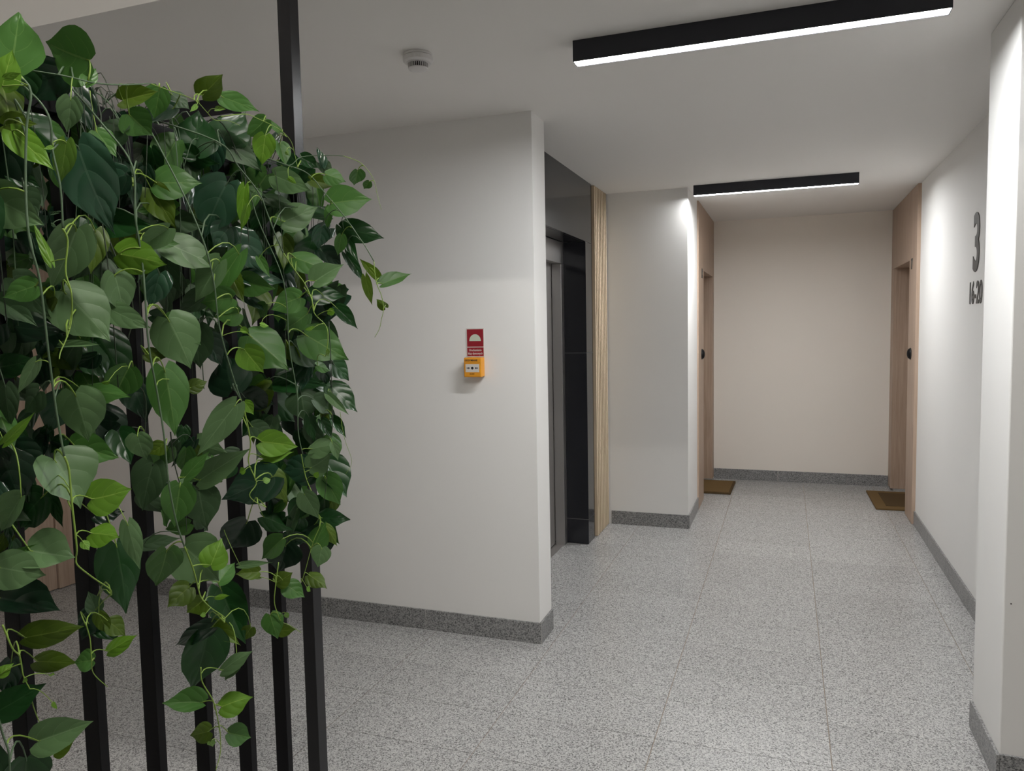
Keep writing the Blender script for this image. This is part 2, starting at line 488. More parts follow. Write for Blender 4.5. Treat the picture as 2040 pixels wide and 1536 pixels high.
LEAVES = """
-1.184 0.911 1.945 -1.186 0.935 2.043 -1.108 0.880 1.898 0.093 -23 M 0
-1.134 0.856 1.894 -1.111 0.857 1.946 -1.108 0.880 1.898 0.042 0 Y 0
-1.157 1.037 1.993 -1.221 1.000 2.014 -1.156 1.031 1.955 0.103 -22 M 16
-1.223 1.036 1.980 -1.293 0.985 1.941 -1.162 0.978 1.951 0.075 -15 D 16
-1.276 1.105 1.994 -1.242 1.105 1.898 -1.159 1.004 1.953 0.062 -5 D 16
-1.159 1.028 1.949 -1.165 1.060 1.995 -1.156 1.031 1.955 0.027 -11 M 16
-1.117 0.848 1.902 -1.096 0.859 1.909 -1.108 0.880 1.898 0.011 17 Y 0
-1.280 0.997 1.895 -1.208 1.026 1.838 -1.113 0.876 1.848 0.073 -7 d 0
-1.210 0.912 1.857 -1.156 0.925 1.861 -1.114 0.876 1.836 0.041 -16 O 0
-1.151 0.880 1.833 -1.092 0.893 1.775 -1.114 0.874 1.819 0.045 4 Y 0
-1.251 0.952 1.855 -1.279 0.954 1.741 -1.114 0.874 1.819 0.077 11 D 0
-1.133 0.983 1.830 -1.094 0.988 1.687 -1.116 0.920 1.809 0.101 21 B 2
-1.115 0.945 1.827 -1.148 0.956 1.760 -1.115 0.919 1.820 0.036 -21 Y 2
-1.200 1.083 1.885 -1.155 1.075 1.839 -1.230 1.100 1.967 0.044 0 M 2
-1.211 1.155 1.903 -1.279 1.143 1.915 -1.264 1.136 1.983 0.057 4 G 16
-1.127 0.969 1.904 -1.143 0.974 1.852 -1.159 1.004 1.953 0.040 5 P 16
-1.181 0.860 1.731 -1.119 0.897 1.692 -1.113 0.868 1.734 0.077 24 P 0
-1.233 0.957 1.757 -1.191 0.948 1.716 -1.113 0.868 1.734 0.045 11 G 0
-1.133 0.970 1.690 -1.174 0.953 1.585 -1.100 0.918 1.679 0.072 -12 P 3
-1.200 1.067 1.703 -1.191 1.040 1.627 -1.100 0.921 1.671 0.052 -2 O 3
-1.279 1.155 1.737 -1.177 1.181 1.720 -1.123 1.086 1.727 0.061 15 d 4
-1.130 0.916 1.631 -1.159 0.915 1.701 -1.103 0.922 1.635 0.017 20 Y 3
-1.243 0.980 1.660 -1.229 0.988 1.620 -1.107 0.868 1.639 0.028 21 G 0
-1.146 0.899 1.592 -1.185 0.869 1.575 -1.106 0.875 1.597 0.042 -4 M 0
-1.194 0.970 1.579 -1.241 0.967 1.570 -1.106 0.877 1.575 0.046 -19 O 0
-1.192 0.988 1.587 -1.114 1.006 1.509 -1.099 0.923 1.586 0.102 0 P 3
-1.238 0.904 1.570 -1.167 0.913 1.533 -1.304 0.887 1.642 0.042 -4 G 0
-1.320 0.954 1.532 -1.224 1.011 1.515 -1.389 0.948 1.615 0.057 10 D 0
-1.160 1.067 1.620 -1.144 1.075 1.546 -1.121 1.096 1.625 0.064 -24 P 4
-1.169 1.060 1.558 -1.112 1.092 1.519 -1.217 1.155 1.561 0.045 16 P 14
-1.256 1.108 1.511 -1.191 1.110 1.416 -1.105 0.920 1.521 0.087 7 d 3
-1.258 1.078 1.490 -1.213 1.090 1.432 -1.105 0.916 1.509 0.069 -18 d 3
-1.174 0.964 1.492 -1.107 0.979 1.495 -1.104 0.907 1.495 0.016 -19 P 3
-1.267 0.917 1.459 -1.200 0.927 1.467 -1.309 0.917 1.538 0.044 20 d 0
-1.124 0.873 1.470 -1.149 0.859 1.417 -1.110 0.886 1.467 0.022 -8 P 0
-1.159 0.969 1.409 -1.155 0.992 1.322 -1.112 0.891 1.428 0.085 27 P 0
-1.219 1.034 1.411 -1.122 1.052 1.405 -1.112 0.891 1.428 0.052 -22 M 0
-1.165 1.091 1.448 -1.214 1.094 1.389 -1.225 1.157 1.441 0.066 -18 M 14
-1.306 1.140 1.359 -1.259 1.144 1.277 -1.358 1.119 1.437 0.092 -19 D 0
-1.192 0.927 1.417 -1.235 0.923 1.378 -1.112 0.891 1.428 0.052 26 G 0
-1.233 1.006 1.401 -1.251 0.981 1.335 -1.114 0.893 1.408 0.058 -7 D 0
-1.172 0.848 1.342 -1.127 0.866 1.386 -1.225 0.863 1.429 0.017 15 Y 0
-1.221 0.891 1.428 -1.237 0.902 1.355 -1.274 0.895 1.511 0.038 27 G 0
-1.279 0.932 1.319 -1.228 0.958 1.278 -1.332 0.916 1.400 0.061 13 D 0
-1.185 0.942 1.298 -1.127 0.953 1.224 -1.110 0.901 1.313 0.113 -26 P 0
-1.228 1.019 1.309 -1.151 1.041 1.283 -1.111 0.900 1.328 0.064 10 M 0
-1.144 0.977 1.224 -1.098 1.019 1.228 -1.096 0.898 1.238 0.069 27 Y 1
-1.134 0.964 1.167 -1.083 0.975 1.167 -1.095 0.899 1.179 0.049 -15 Y 1
-1.137 0.843 1.257 -1.185 0.835 1.196 -1.172 0.859 1.338 0.045 22 P 1
-1.259 0.905 1.306 -1.236 0.916 1.219 -1.295 0.915 1.386 0.085 16 D 0
-1.223 0.945 1.230 -1.290 0.934 1.173 -1.097 0.898 1.249 0.072 15 d 1
-1.228 0.963 1.235 -1.195 0.958 1.172 -1.097 0.898 1.260 0.023 16 d 1
-1.297 1.113 1.153 -1.258 1.147 1.153 -1.096 0.899 1.223 0.045 -5 D 1
-1.193 0.894 1.151 -1.126 0.919 1.136 -1.245 0.882 1.229 0.084 -18 P 1
-1.191 0.836 1.141 -1.142 0.879 1.116 -1.257 0.831 1.224 0.067 17 P 22
-1.224 0.870 1.136 -1.184 0.904 1.161 -1.266 0.878 1.203 0.021 8 M 1
-1.314 0.919 1.049 -1.199 0.944 1.029 -1.367 0.916 1.128 0.088 -27 D 22
-1.223 0.897 0.996 -1.137 0.930 1.010 -1.117 0.792 1.049 0.049 24 O 22
-1.252 1.118 1.093 -1.230 1.126 0.955 -1.306 1.129 1.181 0.089 -16 d 1
-1.218 1.033 0.995 -1.225 1.028 1.033 -1.100 0.966 1.060 0.032 4 G 1
-1.257 1.061 0.980 -1.264 1.040 0.926 -1.100 0.966 1.060 0.055 22 D 1
-1.211 1.033 0.988 -1.199 1.042 0.946 -1.100 0.966 1.060 0.030 22 O 1
-1.267 1.061 0.947 -1.203 1.075 0.920 -1.130 0.938 1.012 0.026 1 d 23
-1.203 1.048 0.968 -1.180 1.066 0.939 -1.130 0.938 1.012 0.041 -17 O 23
-1.253 0.938 0.932 -1.176 0.947 0.936 -1.122 0.813 1.000 0.040 -1 O 22
-1.153 0.967 0.935 -1.182 0.950 0.933 -1.128 0.943 0.948 0.040 1 M 23
-1.155 1.001 0.937 -1.097 1.002 0.972 -1.127 0.942 0.961 0.031 3 Y 23
-1.271 0.873 0.868 -1.211 0.918 0.905 -1.110 0.762 0.948 0.055 0 d 24
-1.256 0.893 0.951 -1.279 0.895 0.878 -1.121 0.811 1.013 0.041 -3 D 22
-1.184 0.879 0.828 -1.102 0.915 0.854 -1.110 0.773 0.892 0.060 10 P 24
-1.215 0.931 0.775 -1.185 0.944 0.795 -1.277 0.940 0.858 0.029 24 O 24
-1.226 0.886 0.785 -1.240 0.889 0.707 -1.109 0.775 0.865 0.078 -13 d 24
-1.146 0.796 0.986 -1.136 0.808 1.001 -1.122 0.813 1.000 0.021 -20 Y 22
-1.243 1.188 1.975 -1.165 1.199 1.985 -1.156 1.106 1.971 0.049 -14 O 16
-1.193 1.233 2.003 -1.213 1.236 1.947 -1.162 1.200 1.995 0.057 22 M 17
-1.255 1.330 2.028 -1.220 1.347 2.001 -1.166 1.234 1.997 0.042 -19 G 17
-1.210 1.373 2.032 -1.153 1.370 2.063 -1.161 1.293 1.995 0.057 25 O 17
-1.201 1.161 1.936 -1.182 1.194 1.899 -1.157 1.120 1.975 0.067 18 M 16
-1.246 1.378 1.915 -1.238 1.395 2.009 -1.132 1.319 1.914 0.100 -9 d 8
-1.262 1.472 1.948 -1.223 1.518 2.051 -1.131 1.331 1.906 0.114 -26 d 8
-1.208 1.437 2.045 -1.123 1.441 2.009 -1.161 1.299 1.992 0.047 -9 M 17
-1.220 1.297 1.985 -1.272 1.255 1.959 -1.164 1.257 1.996 0.054 27 D 17
-1.254 1.490 1.963 -1.152 1.486 1.886 -1.131 1.331 1.906 0.063 -13 G 8
-1.235 1.371 1.902 -1.257 1.348 1.931 -1.132 1.319 1.914 0.040 -20 d 8
-1.229 1.249 1.823 -1.151 1.287 1.824 -1.124 1.086 1.781 0.079 -13 M 4
-1.240 1.243 1.813 -1.195 1.249 1.732 -1.124 1.086 1.781 0.062 11 O 4
-1.253 1.220 1.827 -1.298 1.225 1.768 -1.124 1.086 1.798 0.065 -4 D 4
-1.280 1.335 1.764 -1.204 1.360 1.744 -1.123 1.088 1.713 0.054 16 G 4
-1.195 1.421 1.848 -1.236 1.364 1.735 -1.128 1.392 1.864 0.117 20 B 8
-1.125 1.394 1.829 -1.145 1.391 1.742 -1.128 1.418 1.845 0.030 23 Y 8
-1.100 1.368 1.782 -1.121 1.372 1.730 -1.128 1.454 1.811 0.018 -14 Y 8
-1.194 1.421 1.751 -1.221 1.394 1.704 -1.248 1.420 1.840 0.068 -16 B 8
-1.238 1.488 1.743 -1.189 1.525 1.654 -1.120 1.249 1.708 0.091 -11 B 6
-1.113 1.154 1.712 -1.175 1.132 1.673 -1.124 1.091 1.698 0.044 -26 P 4
-1.203 1.206 1.696 -1.172 1.246 1.697 -1.124 1.093 1.684 0.028 2 M 4
-1.212 1.248 1.699 -1.122 1.305 1.651 -1.124 1.095 1.670 0.079 -22 P 4
-1.157 1.078 1.659 -1.080 1.109 1.644 -1.124 1.095 1.670 0.068 18 Y 4
-1.127 1.307 1.660 -1.187 1.292 1.576 -1.118 1.263 1.654 0.070 27 P 6
-1.151 1.397 1.686 -1.235 1.363 1.561 -1.118 1.258 1.672 0.051 7 M 6
-1.146 1.362 1.587 -1.201 1.324 1.580 -1.119 1.280 1.581 0.064 -20 M 6
-1.173 1.414 1.555 -1.215 1.380 1.543 -1.121 1.287 1.543 0.052 -18 M 6
-1.195 1.226 1.540 -1.154 1.248 1.442 -1.118 1.095 1.544 0.101 9 P 4
-1.213 1.245 1.540 -1.147 1.264 1.492 -1.118 1.095 1.544 0.055 -2 M 4
-1.227 1.340 1.524 -1.227 1.324 1.434 -1.122 1.290 1.525 0.084 25 G 6
-1.176 1.190 1.630 -1.185 1.170 1.562 -1.121 1.096 1.625 0.058 26 B 4
-1.218 1.441 1.654 -1.171 1.429 1.578 -1.117 1.268 1.636 0.040 -6 O 6
-1.192 1.206 1.437 -1.155 1.197 1.307 -1.123 1.107 1.450 0.081 0 M 4
-1.286 1.212 1.413 -1.249 1.206 1.334 -1.223 1.162 1.419 0.072 -5 D 14
-1.253 1.474 1.375 -1.284 1.476 1.460 -1.123 1.336 1.393 0.108 -14 D 6
-1.212 1.294 1.394 -1.187 1.321 1.404 -1.125 1.115 1.411 0.035 8 O 4
-1.108 1.310 1.355 -1.176 1.264 1.253 -1.121 1.346 1.363 0.061 -9 P 6
-1.125 1.369 1.473 -1.104 1.400 1.418 -1.124 1.311 1.463 0.063 8 Y 6
-1.243 1.209 1.470 -1.212 1.235 1.462 -1.122 1.103 1.469 0.033 7 O 4
-1.236 1.125 1.318 -1.193 1.113 1.264 -1.218 1.173 1.317 0.056 1 d 14
-1.159 1.097 1.319 -1.155 1.104 1.267 -1.218 1.173 1.308 0.050 18 P 14
-1.207 1.178 1.248 -1.239 1.161 1.151 -1.219 1.177 1.239 0.072 10 G 14
-1.173 1.211 1.198 -1.183 1.196 1.114 -1.200 1.240 1.190 0.069 -7 M 25
-1.218 1.315 1.187 -1.116 1.355 1.257 -1.201 1.236 1.208 0.058 7 P 25
-1.197 1.251 1.207 -1.151 1.270 1.262 -1.201 1.236 1.208 0.041 -27 M 25
-1.217 1.310 1.169 -1.201 1.305 1.078 -1.198 1.243 1.173 0.085 1 G 25
-1.128 1.449 1.173 -1.272 1.423 1.106 -1.107 1.362 1.184 0.096 -13 B 7
-1.246 1.332 1.269 -1.312 1.327 1.202 -1.202 1.225 1.282 0.029 -16 D 25
-1.184 1.184 1.287 -1.204 1.166 1.268 -1.119 1.123 1.296 0.034 -6 O 4
-1.162 1.066 1.154 -1.149 1.076 1.064 -1.230 1.069 1.219 0.038 6 P 4
-1.236 1.170 1.080 -1.166 1.192 1.095 -1.117 1.146 1.122 0.034 -13 G 4
-1.156 1.150 1.081 -1.181 1.146 0.997 -1.119 1.156 1.099 0.071 -27 M 4
-1.196 1.241 1.057 -1.136 1.277 0.984 -1.120 1.160 1.088 0.113 10 P 4
-1.132 1.242 1.025 -1.117 1.261 1.076 -1.112 1.169 1.047 0.060 -1 Y 5
-1.186 1.323 0.957 -1.181 1.367 0.993 -1.114 1.183 1.004 0.050 -16 M 5
-1.165 1.212 0.984 -1.183 1.169 0.957 -1.114 1.183 1.004 0.054 -2 O 5
-1.178 1.264 0.937 -1.201 1.241 0.912 -1.113 1.193 0.972 0.050 -12 O 5
-1.273 1.426 0.897 -1.203 1.413 0.774 -1.115 1.186 0.993 0.089 4 d 5
-1.250 1.502 1.044 -1.317 1.504 0.957 -1.113 1.375 1.128 0.099 -20 D 7
-1.200 1.310 0.857 -1.312 1.292 0.815 -1.110 1.249 0.902 0.051 11 D 5
-1.235 1.333 0.827 -1.251 1.308 0.700 -1.110 1.249 0.902 0.109 -26 d 5
-1.250 1.362 0.835 -1.183 1.384 0.792 -1.110 1.249 0.902 0.040 -11 O 5
-1.151 1.217 0.736 -1.227 1.187 0.742 -1.127 1.224 0.739 0.058 19 M 15
-1.188 1.315 0.673 -1.135 1.352 0.694 -1.129 1.231 0.717 0.063 -21 Y 15
-1.162 1.244 0.657 -1.222 1.241 0.635 -1.134 1.244 0.672 0.045 -11 O 15
-1.204 1.351 0.590 -1.179 1.396 0.556 -1.136 1.249 0.655 0.053 4 M 15
-1.179 1.313 0.760 -1.117 1.332 0.809 -1.132 1.200 0.810 0.042 -25 P 15
-1.155 1.332 0.775 -1.173 1.305 0.744 -1.194 1.359 0.850 0.039 24 P 5
-1.192 1.429 0.811 -1.222 1.428 0.775 -1.114 1.252 0.907 0.035 -17 O 5
-1.171 1.587 2.000 -1.221 1.586 2.049 -1.116 1.524 1.979 0.020 17 M 27
-1.160 1.520 2.009 -1.213 1.517 1.970 -1.121 1.463 1.988 0.048 2 M 27
-1.111 1.454 1.952 -1.139 1.471 1.893 -1.117 1.488 1.985 0.052 -2 Y 27
-1.176 1.594 1.971 -1.154 1.583 1.917 -1.121 1.547 1.973 0.043 -25 M 27
-1.237 1.653 1.992 -1.238 1.670 2.029 -1.118 1.535 1.976 0.029 -8 D 27
-1.211 1.711 1.943 -1.289 1.713 1.964 -1.121 1.586 1.910 0.064 -13 d 27
-1.217 1.740 1.972 -1.177 1.769 1.950 -1.183 1.692 1.961 0.039 -5 d 10
-1.191 1.591 1.896 -1.113 1.612 1.853 -1.175 1.600 1.921 0.064 22 P 10
-1.146 1.728 1.940 -1.181 1.763 2.007 -1.131 1.707 1.963 0.027 27 B 10
-1.165 1.749 1.954 -1.131 1.754 1.917 -1.131 1.707 1.963 0.039 -22 G 10
-1.115 1.700 1.912 -1.068 1.717 1.898 -1.128 1.652 1.897 0.048 -13 M 12
-1.177 1.723 1.906 -1.119 1.752 1.895 -1.128 1.652 1.897 0.039 -4 O 12
-1.108 1.707 1.839 -1.010 1.739 1.856 -1.076 1.665 1.833 0.086 -9 M 12
-1.053 1.750 1.926 -1.080 1.782 1.892 -1.032 1.744 1.936 0.044 -20 M 11
-1.015 1.742 1.893 -1.039 1.756 1.876 -1.005 1.750 1.895 0.024 -15 M 11
-1.289 1.614 1.884 -1.236 1.639 1.873 -1.128 1.418 1.845 0.058 -3 D 8
-1.243 1.620 1.851 -1.177 1.661 1.836 -1.128 1.454 1.811 0.042 -26 G 8
-1.211 1.645 1.792 -1.139 1.698 1.830 -1.128 1.485 1.760 0.075 -1 P 8
-1.240 1.751 1.791 -1.256 1.755 1.725 -1.127 1.490 1.751 0.044 23 D 8
-1.147 1.716 1.781 -1.164 1.730 1.725 -1.057 1.667 1.810 0.049 -14 B 12
-1.118 1.712 1.830 -1.135 1.719 1.772 -1.076 1.665 1.833 0.023 10 M 12
-1.108 1.761 1.781 -1.010 1.802 1.760 -1.036 1.674 1.779 0.065 14 d 12
-1.129 1.783 1.787 -1.070 1.767 1.695 -1.036 1.674 1.779 0.038 15 d 12
-1.132 1.806 1.720 -1.080 1.819 1.641 -1.006 1.682 1.733 0.031 -10 d 12
-1.015 1.774 1.644 -1.076 1.779 1.706 -0.971 1.684 1.634 0.028 11 O 13
-1.046 1.759 1.651 -1.040 1.776 1.575 -0.974 1.686 1.654 0.027 4 O 13
-0.980 1.731 1.629 -0.920 1.776 1.662 -0.969 1.686 1.626 0.045 -27 M 13
-0.997 1.771 1.571 -1.039 1.795 1.596 -0.956 1.691 1.564 0.027 8 O 13
-1.176 1.638 1.698 -1.084 1.656 1.666 -1.121 1.535 1.680 0.062 -14 M 9
-1.213 1.715 1.687 -1.127 1.729 1.671 -1.122 1.554 1.665 0.027 -26 d 9
-1.117 1.636 1.637 -1.051 1.656 1.682 -1.109 1.579 1.628 0.061 -13 P 9
-1.207 1.802 1.732 -1.135 1.794 1.691 -1.273 1.806 1.808 0.062 -26 D 8
-1.085 1.712 1.756 -1.105 1.721 1.706 -1.030 1.678 1.768 0.034 -16 M 12
-1.195 1.677 1.668 -1.183 1.672 1.605 -1.123 1.564 1.657 0.029 -16 O 9
-1.226 1.502 1.644 -1.149 1.560 1.638 -1.116 1.273 1.618 0.051 -15 B 6
-1.226 1.502 1.634 -1.148 1.511 1.610 -1.116 1.273 1.618 0.063 25 M 6
-1.183 1.506 1.687 -1.157 1.508 1.641 -1.129 1.516 1.715 0.023 -4 M 8
-1.146 1.609 1.596 -1.194 1.555 1.571 -1.099 1.580 1.606 0.065 -5 M 9
-1.173 1.676 1.557 -1.203 1.625 1.510 -1.089 1.584 1.561 0.065 -25 M 9
-1.186 1.528 1.578 -1.221 1.545 1.546 -1.160 1.571 1.571 0.035 21 M 18
-1.205 1.739 1.608 -1.125 1.785 1.609 -1.096 1.580 1.598 0.058 -9 d 9
-1.182 1.783 1.595 -1.142 1.802 1.564 -1.091 1.582 1.576 0.051 -26 d 9
-1.128 1.748 1.571 -1.074 1.763 1.519 -1.089 1.584 1.561 0.040 -9 d 9
-1.227 1.516 1.502 -1.136 1.549 1.427 -1.123 1.297 1.504 0.107 -8 M 6
-1.207 1.666 1.473 -1.169 1.725 1.411 -1.166 1.585 1.475 0.071 -16 G 18
-1.177 1.674 1.501 -1.082 1.718 1.433 -1.164 1.580 1.507 0.097 -3 M 18
-1.234 1.665 1.473 -1.192 1.673 1.425 -1.166 1.585 1.475 0.042 23 O 18
-1.309 1.684 1.376 -1.181 1.768 1.375 -1.161 1.598 1.378 0.089 -26 d 18
-1.155 1.761 1.421 -1.117 1.784 1.380 -1.109 1.681 1.432 0.061 -25 d 19
-1.148 1.676 1.422 -1.136 1.728 1.408 -1.064 1.589 1.449 0.031 -13 M 9
-1.149 1.738 1.362 -1.076 1.739 1.298 -1.108 1.679 1.378 0.071 -12 d 19
-1.067 1.601 1.352 -1.013 1.602 1.306 -1.108 1.678 1.349 0.023 12 P 19
-1.221 1.703 1.346 -1.198 1.683 1.277 -1.160 1.601 1.354 0.097 14 G 18
-1.171 1.689 1.331 -1.143 1.727 1.295 -1.161 1.602 1.335 0.060 -26 G 18
-1.304 1.580 1.345 -1.251 1.634 1.327 -1.121 1.346 1.363 0.068 25 D 6
-1.142 1.383 1.354 -1.126 1.394 1.327 -1.120 1.351 1.349 0.026 0 Y 6
-1.149 1.444 1.256 -1.087 1.498 1.242 -1.107 1.353 1.271 0.065 13 Y 7
-1.155 1.455 1.214 -1.092 1.481 1.229 -1.114 1.354 1.236 0.034 -9 Y 7
-1.158 1.663 1.147 -1.276 1.649 1.155 -1.162 1.622 1.150 0.084 -23 B 26
-1.140 1.623 1.211 -1.067 1.630 1.232 -1.158 1.608 1.211 0.060 -24 P 18
-1.145 1.623 1.162 -1.090 1.636 1.189 -1.164 1.622 1.162 0.068 26 P 26
-1.161 1.714 1.161 -1.093 1.702 1.071 -1.116 1.656 1.168 0.098 -23 d 19
-1.137 1.671 1.130 -1.108 1.694 1.049 -1.118 1.653 1.129 0.068 -2 M 19
-1.252 1.538 1.277 -1.208 1.567 1.251 -1.108 1.347 1.303 0.049 9 G 7
-1.070 1.614 1.229 -1.055 1.620 1.186 -1.112 1.663 1.225 0.027 -21 P 19
-1.191 1.691 1.285 -1.186 1.703 1.212 -1.162 1.604 1.296 0.033 -7 d 18
-1.162 1.704 1.274 -1.134 1.708 1.227 -1.107 1.675 1.292 0.034 -14 d 19
-1.163 1.717 1.291 -1.151 1.715 1.253 -1.107 1.675 1.292 0.024 -9 O 19
-1.162 1.756 1.272 -1.117 1.756 1.225 -1.107 1.675 1.292 0.032 -15 d 19
-1.211 1.551 1.158 -1.182 1.587 1.083 -1.107 1.361 1.191 0.070 -22 O 7
-1.147 1.596 1.100 -1.119 1.617 1.033 -1.143 1.622 1.102 0.056 23 P 26
-1.224 1.693 1.053 -1.252 1.664 1.007 -1.138 1.622 1.080 0.058 -17 d 26
-1.247 1.560 1.043 -1.189 1.609 1.005 -1.110 1.399 1.114 0.052 -7 d 7
-1.203 1.718 0.988 -1.276 1.677 0.939 -1.127 1.627 1.011 0.064 15 D 26
-1.179 1.608 1.057 -1.220 1.610 0.963 -1.138 1.623 1.067 0.029 6 G 26
-1.154 1.639 0.947 -1.124 1.640 1.020 -1.144 1.613 0.955 0.059 -16 M 26
-1.188 1.725 1.004 -1.120 1.761 0.995 -1.127 1.629 1.029 0.058 -16 d 26
-1.151 1.692 0.990 -1.129 1.719 0.931 -1.127 1.627 1.011 0.035 -17 O 26
-1.155 1.512 1.006 -1.226 1.515 0.950 -1.140 1.615 0.970 0.056 2 M 26
-1.260 1.663 0.941 -1.281 1.660 0.859 -1.144 1.613 0.955 0.101 2 D 26
-1.086 1.574 0.971 -1.094 1.563 0.923 -1.144 1.613 0.955 0.052 10 P 26
-1.215 1.561 0.876 -1.177 1.575 0.894 -1.149 1.472 0.911 0.048 25 O 21
-1.207 1.587 0.861 -1.160 1.594 0.830 -1.149 1.472 0.911 0.053 -4 M 21
-1.172 1.639 0.873 -1.115 1.636 0.850 -1.163 1.603 0.888 0.046 -16 O 26
-1.170 1.472 0.828 -1.144 1.459 0.778 -1.145 1.468 0.837 0.057 22 M 21
-1.226 1.571 0.744 -1.179 1.576 0.747 -1.147 1.489 0.806 0.034 21 O 21
-1.168 1.433 0.947 -1.208 1.403 0.950 -1.149 1.476 0.922 0.038 2 O 21
-1.178 1.385 0.977 -1.098 1.382 0.992 -1.220 1.386 1.057 0.018 6 P 21
-1.105 0.912 1.812 -1.109 0.898 1.806 -1.115 0.919 1.820 0.007 -12 Y 2
-1.128 1.319 1.979 -1.092 1.302 1.972 -1.161 1.332 1.979 0.012 0 Y 17
-1.115 1.248 1.966 -1.109 1.224 1.949 -1.161 1.306 1.989 0.010 -20 Y 17
-1.126 0.920 1.708 -1.108 0.919 1.709 -1.109 0.924 1.712 0.008 -25 G 2
-1.115 0.910 1.690 -1.124 0.929 1.689 -1.110 0.925 1.699 0.007 6 G 2
-1.098 1.349 1.511 -1.133 1.367 1.523 -1.123 1.297 1.504 0.015 -15 Y 6
-1.127 1.431 1.529 -1.117 1.448 1.526 -1.162 1.575 1.539 0.013 -17 Y 18
-1.037 1.589 1.559 -1.060 1.589 1.553 -1.084 1.587 1.548 0.019 -6 Y 9
-1.083 1.565 1.517 -1.116 1.580 1.521 -1.070 1.595 1.529 0.018 22 Y 9
-1.054 1.582 1.464 -1.060 1.597 1.446 -1.061 1.589 1.464 0.012 -25 Y 9
-1.113 1.400 1.174 -1.110 1.422 1.174 -1.107 1.364 1.177 0.016 2 Y 7
-1.103 1.326 1.213 -1.118 1.324 1.206 -1.112 1.357 1.212 0.017 4 Y 7
-1.083 1.554 1.155 -1.074 1.553 1.169 -1.156 1.622 1.129 0.014 -3 Y 26
-1.120 0.934 1.161 -1.108 0.937 1.148 -1.095 0.899 1.179 0.016 -14 Y 1
-1.130 1.250 0.954 -1.099 1.255 0.961 -1.111 1.196 0.965 0.013 -17 Y 5
-1.100 1.184 0.944 -1.106 1.176 0.945 -1.114 1.217 0.945 0.010 -3 Y 5
-1.097 1.523 0.885 -1.091 1.531 0.875 -1.170 1.600 0.867 0.014 -25 Y 26
-1.107 1.450 0.848 -1.121 1.475 0.824 -1.145 1.476 0.822 0.013 15 Y 21
-1.198 1.453 0.925 -1.189 1.474 0.917 -1.149 1.472 0.911 0.011 -6 O 21
-1.109 1.191 0.671 -1.125 1.216 0.639 -1.134 1.246 0.631 0.016 27 Y 15
-1.120 0.860 0.914 -1.101 0.850 0.912 -1.120 0.823 0.955 0.007 26 Y 22
-1.120 0.816 0.976 -1.130 0.822 0.962 -1.123 0.818 0.975 0.007 -18 Y 22
-1.122 0.860 0.961 -1.096 0.846 0.973 -1.123 0.818 0.975 0.007 -8 Y 22
-1.099 0.984 1.430 -1.137 1.000 1.427 -1.225 1.159 1.427 0.008 -12 Y 14
-1.115 1.541 1.875 -1.105 1.559 1.864 -1.144 1.595 1.913 0.013 23 Y 12
-1.111 1.530 1.934 -1.111 1.541 1.927 -1.125 1.578 1.949 0.010 -10 Y 27
"""
